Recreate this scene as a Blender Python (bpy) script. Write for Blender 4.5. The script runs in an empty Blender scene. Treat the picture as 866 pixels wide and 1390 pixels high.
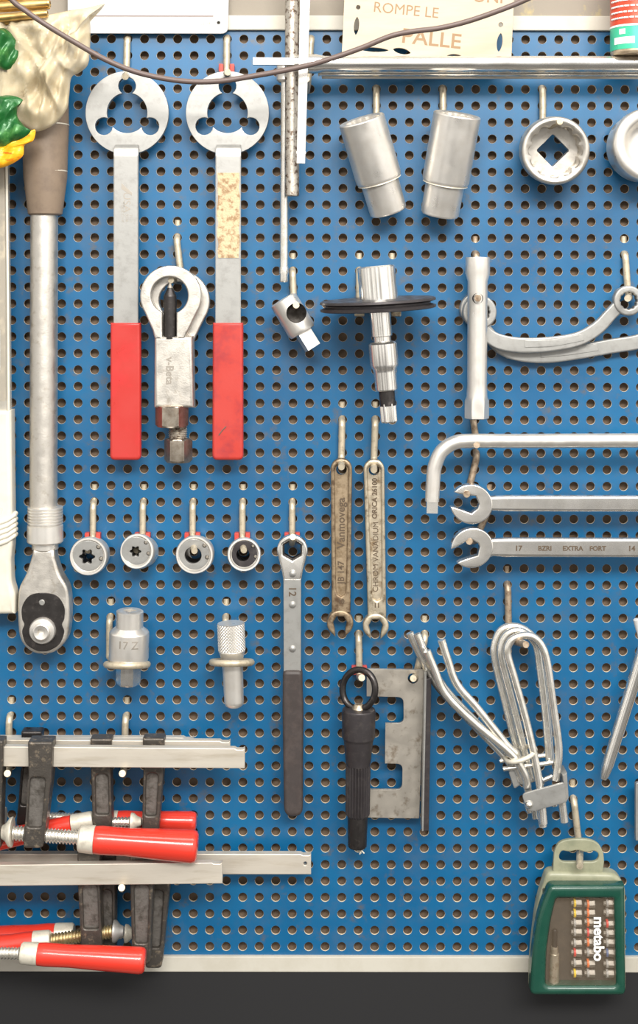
import bpy, bmesh, math, random
from mathutils import Vector, Matrix, noise
random.seed(7)
COL = bpy.context.scene.collection
R = math.radians
# ------------------------------------------------------------------ camera and photo-to-place mapping
S = 0.015/22.42            # metres per photo pixel on the board face (holes every 15 mm)
D = 1.3                    # camera to board
VPY = 400                  # photo row at the height of the camera
PITCH, ROLL = R(0.45), R(0.1)
FPX = D/S
cam = bpy.data.cameras.new('camera'); camo = bpy.data.objects.new('camera', cam); COL.objects.link(camo)
CAMROT = Matrix.Rotation(R(90)-PITCH, 3, 'X') @ Matrix.Rotation(ROLL, 3, 'Z')
CAMLOC = Vector((0, -D, D*math.tan(PITCH)))
camo.matrix_world = Matrix.Translation(CAMLOC) @ CAMROT.to_4x4()
cam.sensor_fit = 'VERTICAL'; cam.sensor_height = 24; cam.lens = 24*FPX/1390
cam.shift_y = (VPY-695)/1390
cam.clip_start = .02; cam.clip_end = 50
bpy.context.scene.camera = camo

def at(x, y, d=0):
    """point of the place: photo pixel (x, y), d pixels of board scale in front of the board face"""
    v = CAMROT @ Vector(((x-433)/FPX, (VPY-y)/FPX, -1))
    t = (-d*S - CAMLOC.y)/v.y
    return CAMLOC + v*t
def local_xy(x, y, d, anchor):
    """where photo pixel (x, y) at depth d lies in the px coordinates of a thing anchored at anchor"""
    w = at(x, y, d)-at(*anchor); s = scale_at(anchor[2]); return anchor[0]+w.x/s, anchor[1]-w.z/s
def scale_at(d): return S*(D-d*S)/D
def P(x, y, d): return Vector((x, -d, -y))

# ------------------------------------------------------------------ materials
def mat(name, col, metal=0., rough=.4, col2=None, nscale=120, nlo=.45, nhi=.7, bump=0., bscale=400, rvar=.12,
        alpha=1., trans=0., ior=1.45, coat=0., stretch=None, spec=.5):
    m = bpy.data.materials.new(name); m.use_nodes = True
    nt = m.node_tree; b = nt.nodes['Principled BSDF']
    L = nt.links.new
    b.inputs['Base Color'].default_value = (*col, 1); b.inputs['Metallic'].default_value = metal
    b.inputs['Roughness'].default_value = rough; b.inputs['IOR'].default_value = ior
    b.inputs['Alpha'].default_value = alpha; b.inputs['Transmission Weight'].default_value = trans
    b.inputs['Coat Weight'].default_value = coat; b.inputs['Specular IOR Level'].default_value = spec
    tc = nt.nodes.new('ShaderNodeTexCoord'); src = tc.outputs['Object']
    if stretch:
        mp = nt.nodes.new('ShaderNodeMapping'); mp.inputs['Scale'].default_value = stretch
        L(src, mp.inputs['Vector']); src = mp.outputs['Vector']
    if col2:
        n = nt.nodes.new('ShaderNodeTexNoise'); n.inputs['Scale'].default_value = nscale; n.inputs['Detail'].default_value = 6
        n.inputs['Roughness'].default_value = .65
        L(src, n.inputs['Vector'])
        r = nt.nodes.new('ShaderNodeMapRange'); r.inputs['From Min'].default_value = nlo; r.inputs['From Max'].default_value = nhi
        L(n.outputs['Fac'], r.inputs['Value'])
        x = nt.nodes.new('ShaderNodeMix'); x.data_type = 'RGBA'
        x.inputs['A'].default_value = (*col, 1); x.inputs['B'].default_value = (*col2, 1)
        L(r.outputs['Result'], x.inputs['Factor']); L(x.outputs['Result'], b.inputs['Base Color'])
    if rvar:
        n2 = nt.nodes.new('ShaderNodeTexNoise'); n2.inputs['Scale'].default_value = nscale*.7; n2.inputs['Detail'].default_value = 4
        L(src, n2.inputs['Vector'])
        r2 = nt.nodes.new('ShaderNodeMapRange'); r2.inputs['From Min'].default_value = .3; r2.inputs['From Max'].default_value = .7
        r2.inputs['To Min'].default_value = max(.03, rough-rvar); r2.inputs['To Max'].default_value = min(1, rough+rvar)
        L(n2.outputs['Fac'], r2.inputs['Value']); L(r2.outputs['Result'], b.inputs['Roughness'])
    if bump:
        n3 = nt.nodes.new('ShaderNodeTexNoise'); n3.inputs['Scale'].default_value = bscale; n3.inputs['Detail'].default_value = 4
        L(src, n3.inputs['Vector'])
        bp = nt.nodes.new('ShaderNodeBump'); bp.inputs['Strength'].default_value = bump; bp.inputs['Distance'].default_value = .001
        L(n3.outputs['Fac'], bp.inputs['Height']); L(bp.outputs['Normal'], b.inputs['Normal'])
    return m
M = {}
M['chrome'] = mat('polished chrome', (.84,.815,.77), .9, .17, (.78,.75,.69), 60, rvar=.06)
M['satin'] = mat('satin chrome', (.76,.73,.68), .78, .34, (.72,.68,.62), 90, rvar=.08, bump=.03)
M['plate'] = mat('flat satin steel', (.34,.336,.32), .6, .45, (.28,.272,.255), 160, .5, .75, rvar=.08, bump=.05)
M['cast'] = mat('sand blasted steel', (.62,.585,.53), .9, .42, (.46,.41,.34), 150, .55, .75, bump=.12, bscale=900)
M['zinc'] = mat('zinc plated wire', (.84,.81,.75), .85, .22, (.70,.66,.57), 120, rvar=.08)
M['hook'] = mat('aged galvanised hook wire', (.54,.47,.35), .5, .42, (.30,.24,.16), 180, .5, .72, bump=.15, bscale=700)
M['hookold'] = mat('rusty hook wire', (.42,.33,.24), .7, .5, (.20,.13,.08), 200, .45, .65, bump=.2, bscale=700)
M['rusty'] = mat('rust spotted rod', (.50,.46,.40), .8, .45, (.13,.085,.06), 260, .5, .62, bump=.2, bscale=600)
M['nutsteel'] = mat('browned nut steel', (.40,.35,.29), .95, .33, (.26,.21,.16), 150, rvar=.06)
M['old'] = mat('old grimy steel', (.58,.50,.38), .8, .42, (.24,.17,.10), 170, .48, .68, bump=.15, bscale=700)
M['oldpanel'] = mat('grimy recessed panel', (.34,.26,.17), .6, .5, (.20,.14,.08), 120, .45, .65, bump=.2)
M['iron'] = mat('black cast iron', (.085,.075,.065), .55, .42, (.30,.24,.17), 170, .54, .72, bump=.25, bscale=600)
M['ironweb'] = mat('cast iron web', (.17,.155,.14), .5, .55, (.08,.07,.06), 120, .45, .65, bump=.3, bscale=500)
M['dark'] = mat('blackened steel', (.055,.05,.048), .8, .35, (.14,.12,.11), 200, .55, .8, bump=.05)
M['black'] = mat('black phosphate steel', (.050,.044,.046), .45, .42, (.085,.075,.07), 200, .5, .8, bump=.05)
M['brownblack'] = mat('dark rubber grip', (.045,.036,.034), 0, .48, (.07,.055,.05), 100, bump=.05)
M['grip'] = mat('brown rubber grip', (.20,.148,.105), 0, .5, (.15,.11,.08), 60, bump=.08, bscale=300)
M['red'] = mat('red dipped vinyl', (.44,.032,.026), 0, .36, (.50,.03,.03), 60, .5, .75, bump=.04)
M['redworn'] = mat('worn red vinyl', (.44,.04,.03), 0, .42, (.30,.03,.035), 70, .48, .72, bump=.06)
M['redwood'] = mat('red lacquered wood', (.60,.038,.022), 0, .26, (.66,.035,.02), 40, coat=.4, stretch=(.3,1,1))
M['redclip'] = mat('red clip plastic', (.50,.055,.04), 0, .45, (.38,.05,.04), 200)
M['bar'] = mat('drawn steel bar', (.61,.56,.48), .45, .42, (.46,.40,.31), 60, .5, .75, stretch=(.25,1,2), bump=.05)
M['brass'] = mat('brass tube', (.62,.43,.17), .9, .34, (.42,.27,.10), 80)
M['goldthread'] = mat('yellow zinc thread', (.66,.55,.32), .9, .32, (.4,.3,.15), 150)
M['palecap'] = mat('pale cap', (.66,.62,.52), .3, .42, (.45,.40,.33), 150, .5, .75)
M['label'] = mat('torn tan sticker', (.52,.42,.26), 0, .7, (.30,.19,.10), 190, .48, .6, bump=.6, bscale=500)
M['ink'] = mat('dark stamped ink', (.13,.10,.08), .2, .6, rvar=0)
M['stamp'] = mat('stamped lettering', (.33,.30,.26), .6, .5, rvar=0)
M['stampdark'] = mat('grime filled lettering', (.10,.07,.045), .2, .6, rvar=0)
M['white'] = mat('white enamel sheet', (.46,.455,.445), 0, .4, rvar=.03)
M['brownline'] = mat('brown print', (.20,.14,.12), 0, .6, rvar=0)
M['greyprint'] = mat('grey print', (.45,.42,.38), 0, .6, rvar=0)
M['ply'] = mat('pale birch plywood', (.47,.40,.30), 0, .5, (.43,.36,.26), 40, .4, .7, stretch=(.4,1,3), rvar=.05)
M['plyburn'] = mat('laser browned lettering', (.27,.165,.085), 0, .6, rvar=0)
M['cable'] = mat('brown rubber cable', (.12,.085,.075), 0, .45, rvar=.05)
M['green'] = mat('dark green case plastic', (.008,.055,.036), 0, .30, (.011,.066,.042), 60, coat=.3)
M['greencase'] = mat('grey green case back', (.28,.28,.19), 0, .40, (.20,.21,.14), 60)
M['tray'] = mat('black bit tray', (.05,.043,.036), 0, .5, (.08,.065,.05), 100)
M['lens'] = mat('clear case window', (.30,.23,.16), 0, .06, alpha=.11, rvar=.02)
M['bit'] = mat('bit steel', (.30,.27,.23), .6, .5, rvar=.08)
for k, c in dict(yellow=(.75,.50,.03), orange=(.75,.17,.04), redring=(.62,.05,.04), blue=(.08,.12,.25), grey=(.35,.33,.30)).items():
    M['ring_'+k] = mat(k+' ring plastic', c, 0, .4, rvar=0)
M['whiteprint'] = mat('white print', (.85,.86,.83), 0, .5, rvar=0)
M['canred'] = mat('red can print', (.62,.07,.035), .15, .3, rvar=.03)
M['cangreen'] = mat('green can print', (.06,.50,.30), .15, .3, rvar=.03)
M['canmetal'] = mat('tan can metal', (.60,.48,.33), .6, .35, (.4,.3,.2), 150)
M['packgreen'] = mat('green foil', (.012,.10,.022), .15, .26, (.10,.30,.07), 45, .52, .72, bump=.5, bscale=120)
M['packyellow'] = mat('yellow foil', (.88,.40,.015), .1, .3, (.85,.12,.01), 60, .56, .62, bump=.4, bscale=120, stretch=(1,1,4))
M['milky'] = mat('milky plastic', (.74,.70,.60), 0, .32, (.66,.61,.50), 40, trans=.15, rvar=.05)
M['clearbag'] = mat('clear sleeve', (.80,.74,.62), 0, .12, alpha=.35, rvar=.04)
M['sawtool'] = mat('dark tool in sleeve', (.10,.075,.05), .5, .4, (.42,.34,.22), 60, .5, .62)
M['bag'] = mat('crumpled polythene', (.62,.52,.34), 0, .15, (.72,.63,.46), 60, alpha=.66, bump=.25, bscale=90, rvar=.08)

# ------------------------------------------------------------------ mesh building (units: photo pixels, later scaled)
def shape_r(shape, a):
    if shape == 'hex': return math.cos(R(30))/math.cos((a % R(60))-R(30))
    if shape == 'sq': return min(.95, math.cos(R(45))/math.cos((a % R(90))-R(45)))
    if shape == '12pt': return .94+.075*abs(math.cos(6*a))
    if shape == '12in': return .90+.11*abs(math.cos(6*a))
    if shape == 'torx': return .84+.16*math.cos(6*a)
    if shape == 'spline': return .93+.07*math.cos(24*a)
    return 1.
def catmull(pts, n=8, closed=False):
    pts = [Vector(p) for p in pts]; out = []; N = len(pts)
    for i in range(N if closed else N-1):
        if closed: p0, p1, p2, p3 = pts[i-1], pts[i], pts[(i+1) % N], pts[(i+2) % N]
        else: p0, p1, p2, p3 = pts[max(i-1, 0)], pts[i], pts[i+1], pts[min(i+2, N-1)]
        for k in range(n):
            t = k/n
            out.append(.5*((2*p1)+(p2-p0)*t+(2*p0-5*p1+4*p2-p3)*t*t+(3*p1-p0-3*p2+p3)*t**3))
    if not closed: out.append(pts[-1])
    return out
def fillet(pts, seg=5):
    """pts (x, y, r): polygon with rounded corners"""
    out = []; N = len(pts)
    for i in range(N):
        x, y = pts[i][:2]; r = pts[i][2] if len(pts[i]) > 2 else 0
        if r <= 0: out.append((x, y)); continue
        p = Vector((x, y)); a = Vector(pts[i-1][:2])-p; b = Vector(pts[(i+1) % N][:2])-p
        r2 = min(r, a.length*.49, b.length*.49); a = p+a.normalized()*r2; b = p+b.normalized()*r2
        for k in range(seg+1):
            t = k/seg; q = a*(1-t)**2+p*2*t*(1-t)+b*t*t; out.append((q.x, q.y))
    return out
def circ(cx, cy, r, n=32, a0=0, a1=360, ry=None):
    full = abs(a1-a0) >= 360
    k = n if full else n+1
    return [(cx+r*math.cos(R(a0+(a1-a0)*i/n)), cy+(ry or r)*math.sin(R(a0+(a1-a0)*i/n))) for i in range(k)]
def poly_circ(cx, cy, r, shape, n=36, rot=0):
    return [(cx+r*shape_r(shape, 2*math.pi*i/n)*math.cos(2*math.pi*i/n+rot), cy+r*shape_r(shape, 2*math.pi*i/n)*math.sin(2*math.pi*i/n+rot)) for i in range(n)]
def band(path, widths):
    """outline of a strip following path (2D) with the given widths"""
    ps = [Vector(p) for p in path]; l = []; r = []
    for i, p in enumerate(ps):
        t = (ps[min(i+1, len(ps)-1)]-ps[max(i-1, 0)]).normalized(); nrm = Vector((-t.y, t.x))
        w = widths[i]/2 if isinstance(widths, (list, tuple)) else widths/2
        l.append(tuple(p+nrm*w)); r.append(tuple(p-nrm*w))
    return l+r[::-1]
def roomy(loop, dist, inside=True):
    """drops the edges of a loop that are too short for an edge rounding of dist"""
    ps = []
    for q in loop:
        q = Vector((q[0], q[1]))
        if not ps or (q-ps[-1]).length > 1e-3: ps.append(q)
    if (ps[0]-ps[-1]).length < 1e-3: ps.pop()
    for _ in range(200):
        n = len(ps)
        if n < 5: break
        area = sum(ps[i].x*ps[(i+1) % n].y-ps[(i+1) % n].x*ps[i].y for i in range(n))
        sg = (1 if area > 0 else -1)*(1 if inside else -1)
        dirs = [(ps[(i+1) % n]-ps[i]).normalized() for i in range(n)]
        nr = [Vector((-d.y, d.x))*sg for d in dirs]
        off = [ps[i]+(nr[i-1]+nr[i])*(dist/max(.15, 1+nr[i-1].dot(nr[i]))) for i in range(n)]
        worst, wv = -1, .02
        for i in range(n):
            v = (off[(i+1) % n]-off[i]).dot(dirs[i])
            if v < wv: worst, wv = i, v
        if worst < 0: break
        i = worst; j = (i+1) % n; d0, d1 = dirs[i-1], dirs[j]; cr = d0.x*d1.y-d0.y*d1.x
        mid = (ps[i]+ps[j])/2
        if abs(cr) > .05:
            w = ps[j]-ps[i-1]; q = ps[i-1]+d0*((w.x*d1.y-w.y*d1.x)/cr)
            if (q-mid).length < 3*(ps[j]-ps[i]).length+.5: mid = q
        ps[i] = mid; ps.pop(j)
    return [(q.x, q.y) for q in ps]
class MB:
    def __init__(self): self.bm = bmesh.new()
    def tube(self, pts, r, n=12, closed=False, caps=True, rot=0., flat=1.):
        bm = self.bm; pts = [Vector(p) if isinstance(p, Vector) else P(*p) for p in pts]; N = len(pts)
        def tan(i):
            if closed: return (pts[(i+1) % N]-pts[i-1]).normalized()
            return (pts[min(i+1, N-1)]-pts[max(i-1, 0)]).normalized()
        t = tan(0); u = t.orthogonal().normalized()
        ref = Vector((0, -1, 0))
        if abs(t.dot(ref)) < .95: u = (ref-t*ref.dot(t)).normalized()
        rings = []
        for i in range(N):
            t2 = tan(i); ax = t.cross(t2)
            if ax.length > 1e-7: u = Matrix.Rotation(t.angle(t2), 3, ax.normalized()) @ u
            t = t2; u = (u-t*u.dot(t)).normalized(); v = t.cross(u)
            ri = r[i] if isinstance(r, (list, tuple)) else r
            rings.append([bm.verts.new(pts[i]+u*(ri*math.cos(rot+2*math.pi*k/n))+v*(ri*flat*math.sin(rot+2*math.pi*k/n))) for k in range(n)])
        for i in range(N if closed else N-1):
            a, b = rings[i], rings[(i+1) % N]
            for k in range(n): bm.faces.new((a[k], a[(k+1) % n], b[(k+1) % n], b[k]))
        if caps and not closed: bm.faces.new(rings[0][::-1]); bm.faces.new(rings[-1])
        return self
    def lathe(self, a, b, prof, n=36, caps=(True, True), ry=1., roll=0.):
        """prof rows: (t px along a->b, radius[, shape])"""
        bm = self.bm; a = P(*a) if not isinstance(a, Vector) else a; b = P(*b) if not isinstance(b, Vector) else b
        t = (b-a).normalized(); ref = Vector((1, 0, 0))
        if abs(t.dot(ref)) > .9: ref = Vector((0, -1, 0))
        u = (ref-t*ref.dot(t)).normalized(); v = t.cross(u); rings = []
        for row in prof:
            sh = row[2] if len(row) > 2 else None
            c = a+t*row[0]
            rings.append([bm.verts.new(c+(u*math.cos(2*math.pi*k/n+roll)+v*ry*math.sin(2*math.pi*k/n+roll))*(row[1]*shape_r(sh, 2*math.pi*k/n))) for k in range(n)])
        for i in range(len(rings)-1):
            p, q = rings[i], rings[i+1]
            for k in range(n): bm.faces.new((p[k], p[(k+1) % n], q[(k+1) % n], q[k]))
        if caps[0]: bm.faces.new(rings[0][::-1])
        if caps[1]: bm.faces.new(rings[-1])
        return self
    def plate(self, outline, holes=(), d0=0, d1=5, bev=.8, mtx=None, seg=1):
        cu = bpy.data.curves.new('tmp', 'CURVE'); cu.dimensions = '2D'; cu.fill_mode = 'BOTH'
        bev = min(bev, (d1-d0)*.45)
        cu.extrude = (d1-d0)/2-bev; cu.bevel_depth = bev; cu.bevel_resolution = seg; cu.offset = -bev
        loops = [roomy(outline, bev*1.03)]+[roomy(h, bev*1.03, False) for h in holes]
        for loop in loops:
            sp = cu.splines.new('POLY'); sp.points.add(len(loop)-1); sp.use_cyclic_u = True
            for k, (x, y) in enumerate(loop): sp.points[k].co = (x, -y, 0, 1)
        o = bpy.data.objects.new('tmp', cu); me = bpy.data.meshes.new_from_object(o)
        me.transform(Matrix.Translation((0, -(d0+d1)/2, 0)) @ Matrix.Rotation(R(90), 4, 'X'))
        if mtx is not None: me.transform(mtx)
        self.bm.from_mesh(me)
        bpy.data.objects.remove(o); bpy.data.curves.remove(cu); bpy.data.meshes.remove(me)
        return self
    def box(self, x0, x1, y0, y1, d0, d1, bev=1., rot=None, seg=2):
        r = bmesh.ops.create_cube(self.bm, size=1); vs = r['verts']
        c = P((x0+x1)/2, (y0+y1)/2, (d0+d1)/2)
        for v in vs: v.co = Vector((v.co.x*(x1-x0), v.co.y*(d1-d0), v.co.z*(y1-y0)))
        es = list({e for v in vs for e in v.link_edges})
        if bev: 
            rr = bmesh.ops.bevel(self.bm, geom=es, offset=bev, segments=seg, profile=.6, affect='EDGES')
            vs = list({v for f in rr['faces'] for v in f.verts} | {v for v in vs if v.is_valid})
        m = rot if rot is not None else Matrix.Identity(3)
        for v in vs: v.co = m @ v.co + c
        return self
    def text(self, s, x, y, d, size, deg=0., ext=.25, bold=0., align='CENTER', squeeze=1., wrap=None):
        cu = bpy.data.curves.new('tmp', 'FONT'); cu.body = s; cu.size = size; cu.align_x = align; cu.align_y = 'CENTER'
        cu.extrude = ext; cu.offset = bold; cu.resolution_u = 3
        o = bpy.data.objects.new('tmp', cu); me = bpy.data.meshes.new_from_object(o)
        me.transform(Matrix.Translation(P(x, y, d)) @ Matrix.Rotation(R(deg), 4, 'Y') @ Matrix.Rotation(R(90), 4, 'X') @ Matrix.Diagonal((squeeze, 1, 1, 1)))
        if wrap:
            ax, ad, r = wrap        # wrap round a vertical axis
            for v in me.vertices:
                a = (v.co.x-ax)/r; rr = -v.co.y-ad
                v.co.x = ax+rr*math.sin(a); v.co.y = -(ad+rr*math.cos(a))
        self.bm.from_mesh(me)
        bpy.data.objects.remove(o); bpy.data.curves.remove(cu); bpy.data.meshes.remove(me)
        return self
    def xform(self, m):
        for v in self.bm.verts: v.co = m @ v.co
        return self
def turn(cx, cy, cd, deg, axis='Y'):
    """rotation about a point; about Y it turns in the picture plane, positive = clockwise"""
    c = P(cx, cy, cd)
    return Matrix.Translation(c) @ Matrix.Rotation(R(deg), 4, axis) @ Matrix.Translation(-c)

def cut(mb, cutter):
    """mb minus cutter"""
    obs = []
    for q in (mb, cutter):
        bmesh.ops.recalc_face_normals(q.bm, faces=q.bm.faces)
        me = bpy.data.meshes.new('tmp'); q.bm.to_mesh(me); o = bpy.data.objects.new('tmp', me); COL.objects.link(o); obs.append(o)
    md = obs[0].modifiers.new('cut', 'BOOLEAN'); md.operation = 'DIFFERENCE'; md.object = obs[1]; md.solver = 'EXACT'
    dg = bpy.context.evaluated_depsgraph_get(); me = bpy.data.meshes.new_from_object(obs[0].evaluated_get(dg))
    out = MB(); out.bm.from_mesh(me)
    for o in obs: d = o.data; bpy.data.objects.remove(o); bpy.data.meshes.remove(d)
    bpy.data.meshes.remove(me); mb.bm.free(); cutter.bm.free()
    return out
def set_tags(o, label=None, cat=None, group=None, kind=None):
    if label: o['label'] = label
    if cat: o['category'] = cat
    if group: o['group'] = group
    if kind: o['kind'] = kind
    return o
class Thing:
    """one thing of the place; its px coordinates are mapped with one uniform scale about the anchor"""
    def __init__(s, name, label, cat, anchor, group=None, mono=False):
        s.a = anchor; s.s = scale_at(anchor[2]); s.o = at(*anchor)
        s.name = name; s.tags = (label, cat, group); s.mono = mono
        if not mono:
            s.root = bpy.data.objects.new(name, None); s.root.empty_display_size = .01
            COL.objects.link(s.root); s.root.location = s.o; set_tags(s.root, label, cat, group)
    def mesh(s, name, mb, m, smooth=38):
        bm = mb.bm
        bmesh.ops.remove_doubles(bm, verts=bm.verts, dist=1e-4)
        bmesh.ops.recalc_face_normals(bm, faces=bm.faces)
        a = P(*s.a)
        for v in bm.verts: v.co = (v.co-a)*s.s
        me = bpy.data.meshes.new(name); bm.to_mesh(me); bm.free()
        for x in (m if isinstance(m, (list, tuple)) else [m]): me.materials.append(M[x])
        me.polygons.foreach_set('use_smooth', [True]*len(me.polygons)); me.set_sharp_from_angle(angle=R(smooth))
        return me
    def part(s, name, mb, m, parent=None, label=None, smooth=38, kind=None):
        o = bpy.data.objects.new(name, s.mesh(name, mb, m, smooth)); COL.objects.link(o)
        wn = o.modifiers.new('weighted normals', 'WEIGHTED_NORMAL'); wn.keep_sharp = True; wn.weight = 80
        if s.mono: o.location = s.o; set_tags(o, *s.tags); s.root = o; s.mono = False
        else: o.parent = parent or s.root
        if label: o['label'] = label
        if kind: o['kind'] = kind
        return o
def single(name, label, cat, anchor, mb, m, group=None, smooth=38):
    t = Thing(name, label, cat, anchor, group, mono=True)
    return t.part(name, mb, m, smooth=smooth), t
# ------------------------------------------------------------------ setting: wall, perforated board, light
def board_mat():
    m = bpy.data.materials.new('blue painted sheet'); m.use_nodes = True; nt = m.node_tree; L = nt.links.new
    b = nt.nodes['Principled BSDF']; tc = nt.nodes.new('ShaderNodeTexCoord')
    def noise_range(sc, lo, hi, det=5, rough=.6, t0=0, t1=1):
        n = nt.nodes.new('ShaderNodeTexNoise'); n.inputs['Scale'].default_value = sc; n.inputs['Detail'].default_value = det; n.inputs['Roughness'].default_value = rough
        L(tc.outputs['Object'], n.inputs['Vector'])
        r = nt.nodes.new('ShaderNodeMapRange'); r.inputs['From Min'].default_value = lo; r.inputs['From Max'].default_value = hi
        r.inputs['To Min'].default_value = t0; r.inputs['To Max'].default_value = t1
        L(n.outputs['Fac'], r.inputs['Value']); return r.outputs['Result']
    def mix(fac, a, c):
        x = nt.nodes.new('ShaderNodeMix'); x.data_type = 'RGBA'; L(fac, x.inputs['Factor'])
        if isinstance(a, tuple): x.inputs['A'].default_value = a
        else: L(a, x.inputs['A'])
        x.inputs['B'].default_value = c; return x.outputs['Result']
    c = mix(noise_range(9, .35, .65), (.001, .112, .262, 1), (.001, .084, .208, 1))      # uneven paint
    c = mix(noise_range(26, .50, .74, 6, .7, 0, .6), c, (.05, .10, .17, 1))              # rubbed, dusty areas
    c = mix(noise_range(42, .56, .68, 8, .75, 0, .75), c, (.10, .085, .06, 1))             # brown grime spots
    L(c, b.inputs['Base Color']); L(noise_range(30, .3, .7, 5, .6, .33, .42), b.inputs['Roughness'])
    b.inputs['IOR'].default_value = 1.55
    return m
M['board'] = board_mat()
M['edge'] = mat('primed hole edge', (.72, .62, .46), .1, .5, (.50, .41, .30), 200)
M['rail'] = mat('cream painted rail', (.50, .475, .41), 0, .5, (.45, .42, .35), 30, rvar=.05)
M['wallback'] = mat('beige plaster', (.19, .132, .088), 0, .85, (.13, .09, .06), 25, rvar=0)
M['wallgrey'] = mat('stained grey plaster', (.25, .22, .18), 0, .8, (.40, .33, .16), 22, .60, .70, bump=.2, bscale=150, rvar=0)
M['lowdark'] = mat('charcoal splash panel', (.012, .012, .013), 0, .7, rvar=0)

p00, p11 = at(128.6, 52.7), at(844.2, 1285.6)
px_, pz_ = (p11.x-p00.x)/32, (p00.z-p11.z)/55
def hole(c, r): return Vector((p00.x+c*px_, 0, p00.z-r*pz_))
C0, C1, R0, R1 = -9, 36, 0, 55
def pegboard():
    N = 16; HR = .0040; TH = .0016; bm = bmesh.new()
    hx, hz = px_/2, pz_/2
    dirs = [(math.cos(2*math.pi*k/N), math.sin(2*math.pi*k/N)) for k in range(N)]
    sq = [(x/max(abs(x), abs(z)), z/max(abs(x), abs(z))) for x, z in dirs]
    for c in range(C0, C1+1):
        for r in range(R0, R1+1):
            h = hole(c, r)
            o = [bm.verts.new((h.x+x*hx, 0, h.z+z*hz)) for x, z in sq]
            q = [bm.verts.new((h.x+x*HR*1.04, 0, h.z+z*HR*1.04)) for x, z in dirs]
            e = [bm.verts.new((h.x+x*HR, (.0004), h.z+z*HR)) for x, z in dirs]
            i = [bm.verts.new((h.x+x*HR, TH, h.z+z*HR)) for x, z in dirs]
            for k in range(N):
                j = (k+1) % N
                bm.faces.new((o[k], o[j], q[j], q[k]))
                f = bm.faces.new((q[k], q[j], e[j], e[k])); f.material_index = 1
                f = bm.faces.new((e[k], e[j], i[j], i[k])); f.material_index = 1
    bmesh.ops.recalc_face_normals(bm, faces=bm.faces)
    me = bpy.data.meshes.new('pegboard')
    if bm.faces[:][0].normal.y > 0: bmesh.ops.reverse_faces(bm, faces=bm.faces)
    bm.to_mesh(me); bm.free(); me.materials.append(M['board']); me.materials.append(M['edge'])
    return me
pb = bpy.data.objects.new('pegboard', pegboard()); COL.objects.link(pb)
set_tags(pb, 'blue painted perforated tool board with rows of round holes, framed in cream rails', 'pegboard')
XL, XR = hole(C0, 0).x-px_/2, hole(C1, 0).x+px_/2
ZT, ZB = hole(0, R0).z+pz_/2+.0002, hole(0, R1).z-pz_/2
def wbox(name, x0, x1, y0, y1, z0, z1, m, bev=.0008, parent=None):
    bm = bmesh.new(); bmesh.ops.create_cube(bm, size=1)
    for v in bm.verts: v.co = Vector(((x0+x1)/2+v.co.x*(x1-x0), (y0+y1)/2+v.co.y*(y1-y0), (z0+z1)/2+v.co.z*(z1-z0)))
    if bev: bmesh.ops.bevel(bm, geom=bm.edges[:], offset=bev, segments=2, affect='EDGES', profile=.6)
    me = bpy.data.meshes.new(name); bm.to_mesh(me); bm.free(); me.materials.append(M[m])
    o = bpy.data.objects.new(name, me); COL.objects.link(o)
    if parent: o.parent = parent
    return o
zt2 = at(433, 22).z
wbox('frame_rail', XL-.015, XR+.015, -.004, .0085, ZT, zt2, 'rail', parent=pb)
wbox('frame_rail', XL-.015, XR+.015, -.004, .0085, ZB-.014, ZB, 'rail', parent=pb)
wbox('frame_rail', XL-.015, XL, -.004, .0085, ZB, ZT, 'rail', parent=pb)
wbox('frame_rail', XR, XR+.015, -.004, .0085, ZB, ZT, 'rail', parent=pb)
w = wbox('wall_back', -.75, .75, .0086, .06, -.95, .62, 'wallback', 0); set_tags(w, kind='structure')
w = wbox('wall_upper', -.75, .75, .002, .0085, zt2+.0005, .62, 'wallgrey', 0); set_tags(w, kind='structure')
w = wbox('wall_lower', -.75, .75, -.003, .0085, -.95, ZB-.0145, 'lowdark', 0); set_tags(w, kind='structure')

# light: a long workshop lamp over the bench, an added light behind the camera for sheen, and the room round about
def area(name, loc, target, sx, sy, power, col):
    l = bpy.data.lights.new(name, 'AREA'); l.shape = 'RECTANGLE'; l.size = sx; l.size_y = sy; l.energy = power; l.color = col
    o = bpy.data.objects.new(name, l); COL.objects.link(o); o.location = loc
    o.rotation_euler = (Vector(target)-Vector(loc)).to_track_quat('-Z', 'Y').to_euler()
area('bench_lamp', (.16, -.50, .82), (.04, 0, .28), 1.2, .28, 8.5, (1, .96, .90))
area('sheen_light', (.25, -2.3, 1.22), (0, 0, .1), 1.9, .5, 100, (1, .97, .92))  # unseen light added so the board's top shows sheen and the holes catch light
wd = bpy.data.worlds.new('workshop room'); bpy.context.scene.world = wd; wd.use_nodes = True
nt = wd.node_tree; L = nt.links.new; bg = nt.nodes['Background']
tc = nt.nodes.new('ShaderNodeTexCoord'); sp = nt.nodes.new('ShaderNodeSeparateXYZ'); L(tc.outputs['Generated'], sp.inputs[0])
rp = nt.nodes.new('ShaderNodeValToRGB'); mr = nt.nodes.new('ShaderNodeMapRange'); mr.inputs['From Min'].default_value = -1
L(sp.outputs['Z'], mr.inputs['Value']); L(mr.outputs['Result'], rp.inputs['Fac'])
cr = rp.color_ramp; cr.elements[0].position = 0; cr.elements[0].color = (.30, .27, .23, 1); cr.elements[1].position = 1; cr.elements[1].color = (1.0, .96, .90, 1)
for pos, v in ((.29, (.13, .125, .12)), (.37, (.50, .48, .45)), (.45, (1.15, 1.11, 1.05)), (.62, (1.4, 1.36, 1.29)), (.82, (1.5, 1.46, 1.40))):
    e = cr.elements.new(pos); e.color = (*v, 1)
nz = nt.nodes.new('ShaderNodeTexNoise'); nz.inputs['Scale'].default_value = 3.2; nz.inputs['Detail'].default_value = 2
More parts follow.
